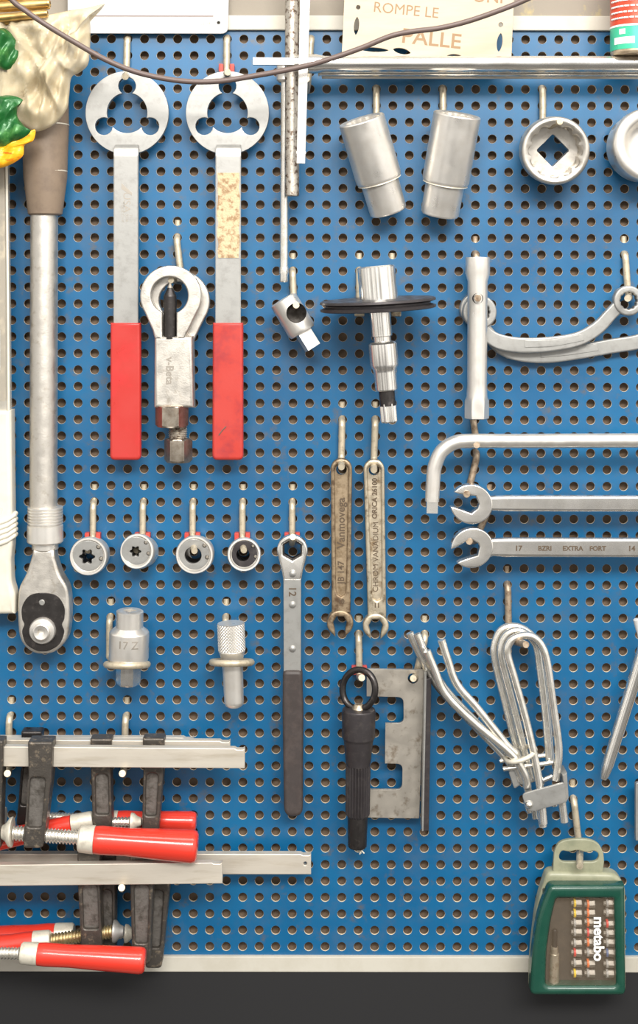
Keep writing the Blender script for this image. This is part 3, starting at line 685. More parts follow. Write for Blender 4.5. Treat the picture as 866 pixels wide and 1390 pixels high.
# ------------------------------------------------------------------ two open-ended spanners lying across
OES = 'open ended spanners lying across on the slanted hooks'
def open_spanner(label, hx, hy, sx, y0, y1, ang, letters):
    t = Thing('open_ended_spanner', label, 'spanner', (720, (y0+y1)/2, 58), OES)
    # head: crescent with a parallel jaw opening to the left
    c, s_ = math.cos(R(ang)), math.sin(R(ang)); pts = []
    outer = circ(0, 0, 29, 30, 205, 515, ry=27)
    pts = [q for q in outer]
    a = [(-25.5, 10.2), (-22, 9.6), (-12, 10.4), (3, 12.2), (10, 3), (10, -3), (3, -12.2), (-12, -10.6), (-22, -9.6), (-25.5, -10.2)]
    o = pts+a
    o = [(hx+x*c-y*s_, hy+x*s_+y*c) for x, y in o]
    hd = t.part('jaw', MB().plate(o, (), 40, 57, 1.7, seg=3), 'chrome')
    sh = MB().plate([(hx+20, hy-17), (sx-4, y0+1.5), (sx+20, y0), (930, y0), (930, y1), (sx+20, y1), (sx-4, y1-1.5), (hx+20, hy+17)], (), 42, 55.5, 4, seg=4)
    so = t.part('shaft', sh, 'chrome')
    w = MB()
    for s2, x, sz in letters: w.text(s2, x, (y0+y1)/2+(.5), 55.6, sz, 180 if False else 0, .25, .3)
    if letters: t.part('lettering', w, 'stampdark', so)
    else: w.bm.free()
    return t
open_spanner('upper open ended spanner with plain shaft', 640, 685, 668, 673.5, 695.5, 14, [])
open_spanner('lower open ended spanner with numbers stamped on its shaft', 641, 744.5, 668, 731.5, 757.5, -24, [('17', 704, 10), ('BZRI', 740, 9), ('EXTRA', 778, 9), ('FORT', 812, 9), ('14', 858, 10)])

# ------------------------------------------------------------------ four ratchet inserts and slim ratchet spanner
INS = 'round ratchet inserts on red clipped hooks'
def insert(label, cx, cy, r, hole_r, shape, face, back):
    t = Thing('ratchet_insert', label, 'socket insert', (cx, cy, 42), INS)
    k = r/26
    pr = [(0, hole_r), (0, r-6), (1, r-3), (24, r-2.5), (26, r), (34, r), (36, r-1.2), (36, r-3.4), (34.2, r-4.6), (33, r-6)]
    t.part('shell', MB().lathe((cx+back[0], cy+back[1], 8), (cx, cy, 44), pr, 56, (False, False)), 'satin')
    f = MB().plate(circ(cx-.05*r, cy+.02*r, r-4.4, 48), [poly_circ(cx-.08*r, cy+.04*r, hole_r, shape, 48), circ(cx+r*.52, cy-r*.48, 3.6*k, 16), circ(cx+r*.66, cy+r*.14, 3.6*k, 16)], 30, 41, .5)
    fo = t.part('face', f, face)
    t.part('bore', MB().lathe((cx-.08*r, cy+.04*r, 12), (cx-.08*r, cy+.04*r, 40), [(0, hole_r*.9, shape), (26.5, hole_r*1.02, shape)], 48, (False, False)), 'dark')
    for q in ((.52, -.48), (.66, .14)):
        t.part('pin', MB().lathe((cx+r*q[0], cy+r*q[1], 30), (cx+r*q[0], cy+r*q[1], 41.5), [(0, 2.6*k), (10.5, 2.6*k), (11.5, 1.6*k)], 14), 'bit', fo)
    return t
insert('biggest ratchet insert, first of the four in the row, with open hole', 120, 755, 26, 11, 'torx', 'plate', (2, 3))
insert('ratchet insert with a dark star shaped hole, second in the row', 185.5, 748, 24, 8, 'torx', 'plate', (6, 7))
insert('ratchet insert third in the row with the hook tip showing through', 264, 753, 26, 11.5, None, 'plate', (2, 3))
insert('ratchet insert fourth in the row with a dark grimy face', 331.5, 752.5, 23, 9, None, 'black', (-2, 4))
t = Thing('ratchet_spanner', 'slim ratchet ring spanner stamped 12 with a black dipped handle', 'ratchet spanner', (396.5, 900, 34))
o = circ(396.5, 747, 21, 36, 160, 380)+[(411, 775), (408.5, 790), (384.5, 790), (382, 775)]
t.part('head', MB().plate(o, [poly_circ(396.5, 746, 14.5, 'hex', 48, R(30))], 20, 34, 3, seg=3), 'chrome')
t.part('ratchet_ring', MB().plate(circ(396.5, 746, 15.6, 36), [poly_circ(396.5, 746, 12.5, 'hex', 48, R(30))], 18, 32, 1), 'dark', label='dark hexagon ratchet ring')
bl = t.part('blade', MB().plate([(384.5, 786), (408.5, 786), (408.6, 914), (385, 914)], (), 22, 36, 1.2), 'plate')
for y in (778, 820, 880): t.part('rivet', MB().lathe((397, y, 33), (397, y, 39), [(0, 5), (3.5, 4.8), (5, 3.2), (5.4, .5)], 20), 'plate', bl)
t.part('lettering', MB().text('12', 396.5, 802, 36.1, 14, 90, .3, .2), 'stampdark', bl)
g = MB().plate(fillet([(384, 909, 7), (410.5, 909, 7), (411, 940, 20), (412, 955, 20), (411.5, 1108, 13), (386, 1108, 13), (383.5, 955, 20), (384, 940, 20)]), (), 16, 41, 5, seg=4)
t.part('grip', g, 'brownblack', label='black dipped grip')

# ------------------------------------------------------------------ socket and drift in the ring hooks
t = Thing('stepped_socket', 'stepped steel socket stamped 17 standing in a wire ring hook', 'socket', (172, 870, 68))
a, b = (173.5, 833, 47), (170.5, 939, 43)
t.part('body', MB().lathe(a, b, [(12, 9, 'sq'), (0, 10, 'sq'), (0, 16), (1.5, 18.6), (23, 18.8), (29, 26), (31, 27.3), (66, 27.3), (70, 26), (71, 20)], 56), 'satin')
t.part('lettering', MB().text('17 Z', 174, 876, 73.0, 15, 3, .3, .1, wrap=(172.5, 45, 27.4)), 'stamp')
t.part('hexagon_end', MB().lathe(a, b, [(68, 14), (69, 17, 'hex'), (99, 17, 'hex'), (103, 15.5, 'hex'), (104, 12)], 60), 'chrome')
t = Thing('knurled_drift', 'knurled steel drift standing in a wire ring hook', 'drift punch', (314, 900, 64))
a, b = (312, 850, 45), (317, 966, 45)
kn = MB(); bm = kn.bm; n = 108; rows = []
T_ = (P(*b)-P(*a)).normalized(); U_ = Vector((1, 0, 0)); U_ = (U_-T_*U_.dot(T_)).normalized(); V_ = T_.cross(U_)
for i in range(37):
    tt = i*38/36; row = []
    for k in range(n):
        an = 2*math.pi*k/n
        rr = 18.2 if i in (0, 36) else 18.4+.75*min(math.cos((k+i)*math.pi/2), math.cos((k-i)*math.pi/2))
        row.append(bm.verts.new(P(*a)+T_*(tt+.0)+(U_*math.cos(an)+V_*math.sin(an))*rr))
    rows.append(row)
for p, q in zip(rows, rows[1:]):
    for k in range(n): bm.faces.new((p[k], p[(k+1) % n], q[(k+1) % n], q[k]))
bm.faces.new(rows[0][::-1]); bm.faces.new(rows[-1])
t.part('knurled_head', kn, 'satin', smooth=20)
t.part('shank', MB().lathe(a, b, [(36, 17), (38, 18.4), (46, 16), (52, 14.2), (108, 13.4), (113, 12), (115.5, 9)], 40), 'satin')

# ------------------------------------------------------------------ two old hanging spanners
OLD = 'two old hanging spanners'
def old_spanner(label, xt, xb, yt, yb, wt, wb, jx, jy, jr, letters, m, rot):
    t = Thing('flare_spanner', label, 'spanner', ((xt+xb)/2, 730, 26), OLD)
    hw = wt/2; o = circ(xt, yt+hw, hw, 24, 180, 360)
    o = o+[(xb+wb/2, yb), (xb-wb/2, yb)]
    k = hw-5.2; kb = wb/2-6
    ip = circ(xt, yt+hw+2, k, 20, 180, 360)+[(xb+kb, yb-32), (xb+kb-2, yb-25), (xb, yb-22), (xb-kb+2, yb-25), (xb-kb, yb-32)]
    fr = t.part('rim', MB().plate(o, [ip], 16, 28, 2.6, seg=3), m, label='raised rim')
    w_ = Vector((xb-xt, yb-yt))
    pn = MB().plate(o, [circ(xt, yt+hw+1, 7.2, 20)], 18.5, 24, .5)
    po = t.part('recessed_panel', pn, 'oldpanel' if m == 'oldleft' else 'old')
    th = rot
    jaw = circ(jx, jy, jr, 30, 118, 422)
    op = [(jx+6.2, jy+jr+2.5), (jx+7.2, jy+8), (jx+9.6, jy-1), (jx+4.8, jy-9), (jx-4.8, jy-9), (jx-9.6, jy-1), (jx-7.2, jy+8), (jx-6.2, jy+jr+2.5)]
    t.part('jaw', MB().plate(jaw+op, (), 13, 29, 3, seg=3), m)
    w = MB()
    for s2, f, sz, dg in letters: w.text(s2, xt+(xb-xt)*f, yt+(yb-yt)*f, 24.1 if f < .86 else 28.1, sz, dg, .35, 0 if 'M' in s2 else .25)
    t.part('lettering', w, 'stampdark', po)
    return t
M['old2'] = mat('spotted steel sheet', (.50, .46, .40), .8, .42, (.22, .17, .12), 90, .54, .72, bump=.06)
M['oldleft'] = mat('brown grimy steel', (.34, .26, .17), .7, .45, (.14, .09, .055), 150, .45, .65, bump=.2, bscale=600)
M['oldright'] = mat('pale grimy steel', (.56, .49, .37), .8, .4, (.18, .13, .08), 170, .52, .7, bump=.15, bscale=600)
old_spanner('brown grimy old spanner hanging jaw down, left of the pair', 463.3, 463.2, 622, 832, 29, 25.5, 461.8, 846, 18, [('Vanmovega', .42, 15, -90), ('JB 147', .74, 12, -90), ('10', .925, 9, 0)], 'oldleft', 0)
old_spanner('paler old spanner with raised rim and letters CHROM VANADIUM hanging jaw down', 507.6, 512, 623, 838, 28.5, 25, 510.3, 850, 17.6, [('CHROM VANADIUM', .62, 10.5, -90), ('ORICA 26100', .25, 9.5, -90), ('11', .925, 9, 0)], 'oldright', -1)

# ------------------------------------------------------------------ black plug tool and notched plate
t = Thing('plug_tool', 'black ribbed plug tool hanging by its wire ring', 'plug tool', (486, 1050, 64))
ring = [P(487.5+22*math.cos(R(k*10))-3*math.sin(R(k*10)), 942+27*math.sin(R(k*10)), 40+12*math.cos(R(k*10))) for k in range(36)]
t.part('ring', MB().tube(ring, 4.6, 12, closed=True), 'dark', label='dark wire ring')
a, b = (487.5, 962, 42), (485.8, 1160, 40)
t.part('eye', MB().lathe(a, b, [(-1, 3), (0, 6), (5, 9), (9, 10)], 24), 'old')
t.part('body', MB().lathe(a, b, [(6, 8), (6.5, 22), (9, 23.2), (45, 22.8), (47, 21.5), (50, 20.4), (82, 17), (84, 16.5)], 48), 'black')
rb = []
t.part('ribbed_barrel', MB().lathe(a, b, [(83, 15), (84, 17.2, 'spline'), (152, 16.8, 'spline'), (155, 14)], 192), 'black', smooth=15)
t.part('lower_pipe', MB().lathe(a, b, [(152, 13), (154, 14), (196, 13), (198, 11.5)], 36), 'dark')
tf = MB(); rnd = random.Random(2)
for k in range(9): tf.tube([(488+rnd.uniform(-3, 9), 1158, 40+rnd.uniform(-5, 5)), (488+rnd.uniform(-4, 10), 1164+rnd.uniform(0, 4), 40+rnd.uniform(-5, 5))], 1., 6)
t.part('thread_tuft', tf, 'palecap', label='pale tuft of thread tape')
t = Thing('gauge_plate', 'notched E-shaped steel plate with a folded dark edge', 'steel plate', (540, 1010, 26))
o = fillet([(497.5, 908), (576, 909), (569.5, 1112), (497, 1111, 1), (497.5, 1072.5), (546, 1072.5, 8), (546.5, 1037.5, 8), (522.5, 1037), (523, 982), (548, 982, 8), (547.5, 946.5, 8), (497.5, 945.5)])
t.part('plate', MB().plate(o, [circ(560.5, 921, 7, 20)], 20, 25, .6), 'old2')
t.part('folded_edge', MB().plate(fillet([(576.5, 916, 1), (584, 916, 1), (581, 1121, 1), (573, 1121, 1)]), (), 10, 46, 1), 'black', label='dark folded edge')
t.part('edge_rim', MB().plate([(574.5, 908), (577.5, 908), (573.8, 1121), (571.5, 1121)], (), 18, 46.6, .6), 'plate')
# ------------------------------------------------------------------ bundle of looped and bent rods
t = Thing('rod_puller', 'bundle of looped and bent zinc rods held by a small clamp plate', 'rod tool', (700, 980, 60))
def U(pts, m='zinc', r=5.4):
    t.part('looped_rod', MB().tube(catmull([P(*p) for p in pts], 6), r, 14), m)
def B(pts, m='zinc', r=5.5):
    t.part('bent_rod', MB().tube(catmull([P(*p) for p in pts], 5), r, 14), m)
U([(716, 1069, 30), (706, 1029, 30), (690, 964, 30), (675.5, 904, 30), (675, 881, 30), (684, 862, 30), (701, 857, 30), (718, 863, 30), (732, 879, 30), (739, 909, 30), (747, 974, 30), (753, 1044, 30)])
U([(724.5, 1067, 42), (714.5, 1025, 42), (698.5, 960, 42), (683.5, 903, 42), (682.5, 881, 42), (689.5, 866, 42), (703.5, 860, 42), (718.5, 866, 42), (730.5, 881, 42), (735.5, 910, 42), (743.5, 975, 42), (748.5, 1037, 42)])
U([(738, 1118, 62), (732, 1060, 60), (716, 985, 58), (698, 920, 58), (689, 888, 58), (692, 872, 58), (704, 864, 58), (722, 864, 58), (735, 876, 58), (743, 900, 58), (751, 955, 58), (759, 1015, 58), (757, 1045, 58), (755, 1060, 58)])
B([(557.5, 866, 30), (574, 901, 30), (598, 942, 30), (642, 988, 34), (692, 1039, 40), (708, 1066, 44)])
B([(566.5, 864, 44), (581, 897, 44), (604, 938, 44), (647, 984, 46), (693, 1030, 48), (713, 1066, 50)])
B([(579, 883, 62), (590, 910, 62), (604, 941, 62), (640, 978, 62), (692, 1022, 60), (712, 1050, 58), (717, 1070, 56)])
B([(599, 869, 58), (608, 897, 58), (620, 929, 58), (648, 962, 58), (690, 1015, 56), (704, 1031, 54), (724, 1096, 50)])
for pts in ([(681, 1040, 40), (750, 1031, 40)], [(684, 1047, 52), (752, 1038, 52)], [(733, 1066, 48), (752, 1058, 48)]):
    t.part('cross_pin', MB().tube([P(*p) for p in pts], 3.2, 10), 'zinc')
bandp = []
for k in range(36):
    an = 2*math.pi*k/36; x = 20*math.cos(an); bandp.append(P(708+x, 1027-x*.36+2*math.sin(an), 50+19*math.sin(an)))
t.part('wire_band', MB().tube(bandp, 3.2, 10, closed=True), 'palecap')
o = fillet([(706.5, 1075, 7), (764, 1058.5, 3), (768.5, 1086, 3), (716, 1100.5, 9)])
cp = t.part('clamp_plate', MB().plate(o, (), 66, 70, 1.2), 'plate')
t.part('clamp_side', MB().plate([(762.5, 1050), (768.5, 1046), (771, 1080), (767.5, 1087)], (), 36, 69, 1), 'plate', cp)
t.part('clamp_back', MB().plate(fillet([(692, 1052, 3), (704, 1046, 3), (712, 1068, 3), (700, 1076, 3)]), (), 34, 48, 1.2), 'plate', cp)
t.part('screw_head', MB().lathe((717, 1089, 68), (717, 1089, 76), [(0, 6), (3, 5.6), (6, 3.5), (7, .5)], 20), 'chrome', cp)
for (x0, y0, x1, y1, d, r) in ((733, 1090, 738, 1124, 56, 5.6), (763, 1078, 768, 1119, 52, 5.6), (717, 1094, 722, 1109, 44, 4.6), (726, 1092, 730, 1119, 40, 4.2), (754, 1080, 757, 1103, 36, 4.4)):
    t.part('rod_end', MB().tube([(x0, y0, d), (x1, y1, d)], r, 14), 'zinc')

# ------------------------------------------------------------------ rod and pale tool at the right edge
t = Thing('steel_bar', 'pointed chrome bar leaning at the right edge', 'steel bar', (845, 980, 40))
a, b = (878, 868, 40), (820.5, 1060, 34); L_ = (P(*b)-P(*a)).length
t.part('shank', MB().lathe(a, b, [(0, 9), (1, 9.6), (L_-22, 8.4), (L_-6, 6.4), (L_, 4.4)], 8), 'chrome', smooth=60)
t = Thing('edge_tool', 'white tipped rod end just showing at the right edge', 'rod', (868, 850, 40))
t.part('tip', MB().lathe((863, 840, 40), (874, 878, 36), [(0, 3), (1, 4), (14, 4.2), (15, 4), (40, 4)], 16), 'white')
t = Thing('steel_strip', 'upright steel strip just showing low at the right edge', 'steel strip', (874, 1100, 34))
t.part('strip', MB().plate(fillet([(862.5, 1063, 3), (900, 1058, 3), (900, 1142, 3), (863, 1142, 2)]), (), 26, 34, 1.5), 'plate')

# ------------------------------------------------------------------ green bit case
t = Thing('bit_case', 'green case with a clear window of screwdriver bits hanging by its tab', 'bit case', (790, 1240, 72))
tab_o = [(749, 1186), (750, 1165)]+[(p.x, p.y) for p in catmull([Vector((751, 1155, 0)), Vector((757, 1143, 0)), Vector((772, 1137.5, 0)), Vector((797, 1137.5, 0)), Vector((812, 1144, 0)), Vector((819, 1157, 0))], 6)]+[(820, 1168), (818, 1186)]
slot = [(p.x, p.y) for p in catmull([Vector((758, 1160, 0)), Vector((762, 1153.5, 0)), Vector((772, 1154.5, 0)), Vector((784, 1152.5, 0)), Vector((796, 1155.5, 0)), Vector((806, 1153.5, 0)), Vector((812, 1158, 0)), Vector((811, 1165, 0)), Vector((804, 1168.5, 0)), Vector((784, 1168.5, 0)), Vector((765, 1168.5, 0)), Vector((759, 1165.5, 0))], 4, True)]
SH = lambda pts, dx, dy: [(x+dx, y+dy) for x, y in pts]
t.part('hanging_tab', MB().plate(SH(tab_o, 5.5, 12), [SH(slot, 5.5, 12)], 38, 45, 1.6, seg=2), 'greencase', label='grey green hanging tab')
def case_o(g, top=0, ext=0):
    return fillet([(741+g, 1184+g+top, 8), (838-g, 1186+g+top, 14), (849.5-g, 1206+g, 8), (850.5-g, 1352-g, 8), (718+g, 1352-g, 8), (719+g, 1300, 30), (727+g, 1230, 20)])
bk = t.part('back_shell', MB().plate(SH(case_o(0), 5, 9), (), 24, 50, 6, seg=3), 'greencase', label='grey green back shell')
win = fillet([(755, 1220.5, 4), (834, 1220.5, 4), (837.5, 1340, 5), (741, 1340, 5), (742.5, 1290, 12), (748, 1250, 12)])
t.part('lid', MB().plate(fillet([(746, 1203, 7), (848.5, 1203, 5), (850.5, 1353, 8), (720, 1353, 8), (722, 1298, 30), (731, 1240, 20)]), [win], 48, 72, 6, seg=3), 'green', label='dark green lid frame')
tray = t.part('tray', MB().plate(fillet([(740, 1215, 3), (840, 1215, 3), (842, 1345, 3), (735, 1345, 3)]), (), 45, 52, 1), 'tray')
t.part('window', MB().plate(win, (), 67.5, 69, .3), 'lens', label='clear window')
t.part('lettering', MB().text('metabo', 813, 1276, 69.4, 19.8, 90, .3, .55), 'whiteprint')
BITS = 'small screwdriver bits behind the clear window of the green case'
rnd = random.Random(11); rows = (1227, 1240, 1254, 1267, 1281, 1295, 1309, 1322)
cols = ((783, ['yellow', 'yellow', 'grey', 'grey', 'grey', 'redring', 'grey', 'yellow'], 'left'), (801, ['orange', 'orange', 'orange', 'redring', 'orange', 'grey', 'orange', 'grey'], 'middle'), (827, ['grey', 'grey', 'redring', 'grey', 'grey', 'blue', 'grey', 'grey'], 'right'))
cname = dict(yellow='yellow', orange='orange', redring='red', blue='blue', grey='grey')
ordn = ['topmost', 'second', 'third', 'fourth', 'fifth', 'sixth', 'seventh', 'lowest']
for x, rings, side in cols:
    for j, (y, rg) in enumerate(zip(rows, rings)):
        b = Thing('screwdriver_bit', f'{cname[rg]} ringed screwdriver bit, {ordn[j]} of the {side} column in the green case', 'screwdriver bit', (x, y, 62), BITS)
        y += rnd.uniform(-1, 1)
        b.part('shank', MB().lathe((x+7, y, 58.5), (x-7, y+rnd.uniform(-1, 1), 58.5), [(0, 5, 'hex'), (1, 5.6, 'hex'), (8, 5.6, 'hex'), (9, 4.4), (13, 3.6, 'torx'), (14.5, 2.6, 'torx')], 24), 'bit')
        b.part('colour_ring', MB().lathe((x-1, y, 58.5), (x-5, y, 58.5), [(0, 4.5), (.3, 5.9), (3, 5.9), (3.4, 4)], 20), 'ring_'+rg, label=cname[rg]+' ring')
b = Thing('bit_holder', 'brass coloured bit holder lying left of the bits in the green case', 'bit holder', (753, 1310, 60))
b.part('sleeve', MB().lathe((753, 1285, 58.5), (752, 1338, 58.5), [(0, 3), (.5, 5), (9, 5.4), (10, 6.6), (52, 6.8), (53, 4)], 24), 'old')
b.part('stem', MB().lathe((753.3, 1262, 58.5), (753, 1287, 58.5), [(0, 2.6), (1, 3.6), (25, 3.6)], 18), 'dark')

# ------------------------------------------------------------------ clamps
CL = 'screw clamps hanging on the board'
def arm_part(t, name, xt, xb, yt, yb, wt, wb, d0, d1, m='iron', knob=False):
    o = fillet([(xt-wt/2, yt, 3), (xt+wt/2, yt, 3), (xt+wt*.47, yt+46, 8), (xb+wb/2, yb, 5), (xb-wb/2, yb, 5), (xt-wt*.47, yt+46, 8)])
    y0, y1 = yt+48, yb-28
    f0 = (y0-yt)/(yb-yt); f1 = (y1-yt)/(yb-yt)
    xa, xz = xt+(xb-xt)*f0, xt+(xb-xt)*f1
    wa, wz = (wt+(wb-wt)*f0)/2-5.2, (wt+(wb-wt)*f1)/2-4.6
    ip = fillet([(xa-wa, y0, 7), (xa+wa, y0, 7), (xz+wz, y1, 4), (xz-wz, y1, 4)])
    a = t.part(name, MB().plate(o, [ip], d0, d1, 2.6, seg=3), m)
    t.part('web', MB().plate([(xa-wa-2, y0-2), (xa+wa+2, y0-2), (xz+wz+2, y1+2), (xz-wz-2, y1+2)], (), d0+5, d1-6, .5), 'ironweb', a)
    return a
def spindle(t, x0, x1, y0, y1, d, r, m='zinc'):
    L_ = math.hypot(x1-x0, y1-y0); pr = []; n = int(L_/4.6)
    for k in range(n): pr += [(k*4.6, r*.80), (k*4.6+1.2, r), (k*4.6+2.6, r), (k*4.6+3.8, r*.80)]
    t.part('spindle', MB().lathe((x0, y0, d), (x1, y1, d), pr, 24), m)
def handle(t, x0, x1, y0, y1, d, r0, r1, fer=22):
    L_ = math.hypot(x1-x0, y1-y0); s = 1 if x1 > x0 else -1
    uy = (y1-y0)/(x1-x0)
    xf = x0-s*fer
    t.part('ferrule', MB().lathe((xf, y0-s*fer*uy, d), (x0+s*2, y0, d), [(0, r0*.5), (.6, r0*.82), (3, r0*.95), (fer-4, r0*1.0), (fer, r0*1.0), (fer+1, r0*.8)], 32), 'palecap', label='grey metal ferrule')
    t.part('handle', MB().lathe((x0, y0, d), (x1, y1, d), [(0, r0*.8), (.5, r0*.97), (10, r0*1.02), (L_*.3, r0*.98), (L_*.6, (r0+r1)/2), (L_-8, r1), (L_-3, r1*.93), (L_-.6, r1*.78), (L_, r1*.5)], 36), 'redwood', label='red lacquered handle')
def bar_part(t, x0, x1, ya, yb, h, d0, d1, hole=True):
    ang = math.degrees(math.atan2(yb-ya, x1-x0)); yc = (ya+yb)/2
    b = MB().plate(fillet([(x0, yc-h/2, 1), (x1-14, yc-h/2, 0), (x1-11, yc-h/2+1.8, 0), (x1-3, yc-h/2+1.8, 0), (x1, yc-h/2, 1), (x1, yc+h/2, 1.5), (x0, yc+h/2, 1)]), [circ(x1-8, yc-1, 2.4, 14)] if hole else [], d0, d1, 1.2, seg=2)
    b.xform(turn((x0+x1)/2, yc, d0, ang))
    return t.part('bar', b, 'bar')
def pad(t, x, y, d, r, s, m='palecap'):
    t.part('swivel_pad', MB().lathe((x-s*7, y, d), (x+s*8, y, d), [(0, r*.98), (1, r), (4, r*.95), (9, r*.6), (14, r*.45), (15, r*.3)], 32), m)

# front clamp of the upper row
c = Thing('bar_clamp', 'front upper screw clamp with pale steel bar and large red handle', 'clamp', (180, 1060, 92), CL)
bar_part(c, -60, 332.5, 1027.5, 1030, 27.5, 78, 90, hole=False)
arm_part(c, 'sliding_arm', 56, 46.5, 1004, 1148, 33.5, 27, 72, 103)
arm_part(c, 'fixed_jaw', -10, -12, 1004, 1152, 30, 27, 72, 98)
pad(c, 9, 1131, 90, 20, -1)
spindle(c, 16, 108, 1132, 1138.5, 90, 10)
handle(c, 128, 269, 1140.5, 1150, 92, 18.5, 21.8, 22)
# middle clamp of the upper row
c = Thing('bar_clamp', 'middle upper screw clamp, its two iron arms right of the front clamp arm', 'clamp', (180, 1060, 64), CL)
bar_part(c, -60, 312.5, 1017, 1018, 24, 50, 62, hole=False)
arm_part(c, 'sliding_arm', 137.5, 140, 1001, 1132, 29, 26, 46, 70)
o_ = arm_part(c, 'fixed_jaw', 209, 204, 1000, 1134, 29.5, 22, 46, 70)
pad(c, 184, 1118, 58, 12, 1)
spindle(c, 176, 110, 1118.5, 1119, 58, 7)
handle(c, 96, -40, 1122, 1152, 56, 12, 15, 30)
# rear clamp of the upper row
c = Thing('bar_clamp', 'rear upper screw clamp with a red handle showing behind the front one', 'clamp', (180, 1060, 40), CL)
bar_part(c, -60, 262, 1013, 1013, 20, 22, 34, hole=False)
arm_part(c, 'sliding_arm', 42, 30, 993, 1122, 28, 18, 18, 40, 'dark')
spindle(c, 30, 140, 1112, 1116, 30, 7)
handle(c, 158, 266, 1117.5, 1120, 28, 12, 13.6, 22)
pad(c, -2, 1112, 30, 12, -1)
# lower row
c = Thing('bar_clamp', 'front lower screw clamp with pale steel bar and two iron arms hanging below', 'clamp', (140, 1240, 92), CL)
bar_part(c, -60, 302, 1190, 1185.5, 29, 78, 90, hole=False)
arm_part(c, 'sliding_arm', 118, 122, 1160, 1296, 32, 29, 50, 78)
arm_part(c, 'fixed_jaw', 190.5, 190, 1160, 1316, 34, 24, 50, 78)
pad(c, 157, 1277, 64, 15, 1, 'plate')
spindle(c, 150, 62, 1277, 1290, 64, 9, 'goldthread')
handle(c, 40, -62, 1292, 1305, 64, 14, 17, 24)
c = Thing('bar_clamp', 'rear lower screw clamp with the longer pale bar reaching right', 'clamp', (180, 1240, 40), CL)
bar_part(c, -22, 423, 1173, 1172.5, 28, 28, 40)
arm_part(c, 'sliding_arm', 145, 146, 1158, 1292, 26, 22, 22, 47)
arm_part(c, 'fixed_jaw', 218, 209, 1158, 1312, 27, 22, 22, 47)
pad(c, 176, 1270, 34, 12, 1)
spindle(c, 170, 110, 1270, 1272, 34, 7)
handle(c, 74, -26, 1271, 1277, 34, 14, 15, 26)
c = Thing('bar_clamp', 'screw clamp whose bright red handle lies lowest in front of the others', 'clamp', (100, 1250, 120), CL)
bar_part(c, -105, 128, 1208, 1208, 12, 1, 11, hole=False)
arm_part(c, 'sliding_arm', -85, -86, 1185, 1322, 30, 26, 0, 118)
spindle(c, -86, 26, 1300, 1302, 104, 8)
handle(c, 48, 196, 1303, 1312, 104, 15, 17.5, 24)

# ------------------------------------------------------------------ plastic sleeve at the left edge
t = Thing('plastic_sleeve', 'long pale plastic sleeve with a clear upper half hanging at the left edge', 'plastic sleeve', (0, 560, 40))
t.part('clear_part', MB().plate(fillet([(-46, 205, 6), (10, 205, 4), (13.5, 565, 3), (-46, 565, 3)]), (), 22, 48, 5, seg=3), 'clearbag', label='clear upper half')
t.part('contents', MB().plate(fillet([(-44, 225, 4), (7.5, 225, 4), (8, 545, 4), (-44, 545, 4)]), (), 27, 41, 3), 'sawtool', label='dark tool inside the clear half')
t.part('edge_seam', MB().tube([(10.5, 208, 48), (12.5, 400, 48.5), (13.5, 560, 48)], 1.7, 8), 'milky')
w = MB(); 
t.part('paper_tag', MB().box(-30, 2, 448, 502, 47.6, 48.4, .2), 'white', label='white paper tag')
t.part('orange_mark', MB().box(-30, 9, 478, 486, 47, 48.2, .2), 'ring_orange') if False else None
t.part('milky_tube', MB().plate(fillet([(-46, 556, 3), (17, 556, 3), (18.5, 702, 2), (18.5, 740, 2), (16.5, 760, 2), (17.5, 790, 6), (22.5, 806, 4), (22, 832, 6), (-46, 834, 3)]), (), 18, 52, 7, seg=3), 'milky', label='milky lower half')
tw = MB()
for k in range(5): tw.tube([(-46, 722+k*7, 52.5), (-10, 712+k*7, 53.5), (12, 704+k*7, 52.5), (19.5, 699+k*7, 44), (20, 698+k*7, 34)], 3.6, 10)
t.part('twisted_wrap', tw, 'milky')

# ------------------------------------------------------------------ bag, packet and brass tubes at the top left
def crumple(outline, dc, bulge, seed, amp, rings=22, folds=()):
    """closed pillow over an outline in the picture plane, wrinkled"""
    pts = [Vector((p[0], p[1], 0)) for p in outline]
    pts = catmull(pts, 6, True); n = len(pts)
    c = sum(pts, Vector())/n; mb = MB(); bm = mb.bm
    for side in (1, -1):
        prev = None
        for i in range(rings+1):
            q = 1-i/rings; row = []
            for k, p in enumerate(pts):
                v = c+(p-c)*q
                h = bulge*math.sqrt(max(0, 1-q*q))*(1 if side > 0 else .5)
                nz = noise.noise(Vector((v.x*.035+seed, v.y*.035, seed)))*amp + abs(noise.noise(Vector((v.x*.06, v.y*.016+seed, seed*2))))*amp*1.2 + noise.noise(Vector((v.x*.13+v.y*.05, v.y*.04, seed*3)))*amp*.75
                for (fx, fy, ux, uy, wd, hh) in folds:
                    u = (v.x-fx)*uy-(v.y-fy)*ux; al = (v.x-fx)*ux+(v.y-fy)*uy
                    if 0 < al < 120: nz += hh*math.exp(-(u/wd)**2)*math.sin(math.pi*min(1, al/120))
                row.append(P(v.x, v.y, dc+side*h+nz*min(1, (1-q)*4)*(1 if side > 0 else .4)))
            if i == rings: row = [bm.verts.new(row[0])]
            else: row = [bm.verts.new(x) for x in row]
            if prev:
                if len(row) == 1:
                    for k in range(n): bm.faces.new((prev[k], prev[(k+1) % n], row[0]))
                else:
                    for k in range(n): bm.faces.new((prev[k], prev[(k+1) % n], row[(k+1) % n], row[k]))
            prev = row
    return mb
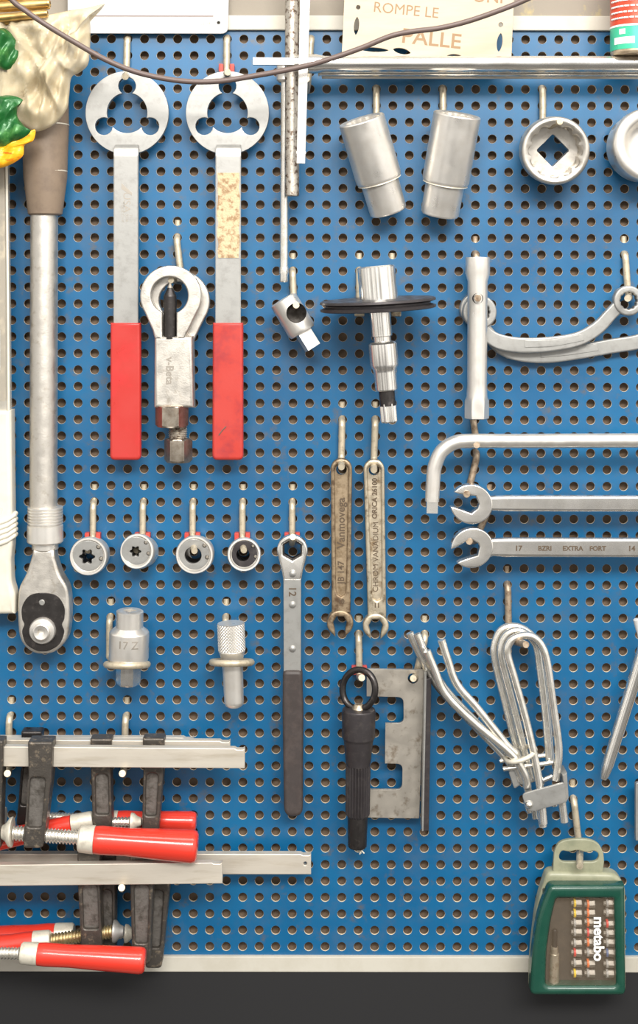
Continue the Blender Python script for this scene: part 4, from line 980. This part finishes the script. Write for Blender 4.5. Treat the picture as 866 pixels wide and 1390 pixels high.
bag_o = [(-60, 30), (-20, 14), (20, 22), (60, 18), (92, 12), (118, 8), (139, 3), (137, 8), (122, 18), (121, 44), (120, 70), (117, 87), (106, 97), (95, 104), (92, 128), (89, 146), (76, 164), (60, 174), (44, 177), (25, 168), (5, 175), (-60, 180)]
single('plastic_bag', 'crumpled clear plastic bag hanging in the top left corner', 'plastic bag', (50, 95, 95),
       crumple(bag_o, 84, 22, 3.1, 15, 30, [(8, 30, .62, .78, 5, 9), (50, 80, .42, .9, 4, 10), (60, 40, .5, .86, 6, 8), (95, 20, .1, 1, 5, 7), (30, 60, .15, .99, 5, 8)]), 'bag', smooth=80)
t = Thing('foil_packet', 'crumpled green foil packet with an orange yellow lower edge below the plastic bag', 'packet', (15, 180, 112))
t.part('green_top', crumple([(-50, 132), (-10, 130), (14, 129), (30, 135), (24, 142), (23, 158), (34, 172), (42, 178), (30, 190), (0, 201), (-50, 205)], 108, 10, 8.2, 9, 14), 'packgreen', smooth=70, label='green foil')
t.part('yellow_band', crumple([(-50, 198), (-10, 199), (12, 194), (30, 183), (46, 175), (44, 190), (32, 197), (29, 212), (8, 225), (-20, 230), (-50, 228)], 106, 7, 5.7, 6, 12), 'packyellow', smooth=70, label='orange yellow band')
single('foil_bundle', 'green leaf shaped foil bundle poking out at the left edge under the brass tubes', 'packet', (5, 68, 118),
       crumple([(-40, 40), (-10, 38), (6, 38), (18, 50), (25, 68), (22, 84), (8, 94), (-6, 90), (-40, 80)], 112, 10, 4.4, 8, 14), 'packgreen', smooth=70)
for lab, y0, y1, x1, r, d in (('upper brass tube at the top left corner, reaching farther right', 10, 5, 69, 7.4, 92), ('middle brass tube under the first at the top left corner', 26, 18, 66, 5.6, 100), ('lowest brass tube at the top left corner, above the green bundle', 30, 24, 46, 7, 88), ('brass tube highest at the top left corner, cut by the photo edge', -4, -6, 66, 7, 86)):
    single('brass_tube', lab, 'tube', (0, y0, d), MB().lathe((-60, y0+4, d), (x1, y1, d), [(0, r*.8), (1, r), (x1+57, r), (x1+59, r*.85), (x1+59.5, r*.6), (x1+30, r*.55)], 28), 'brass', 'brass tubes in the top left corner')
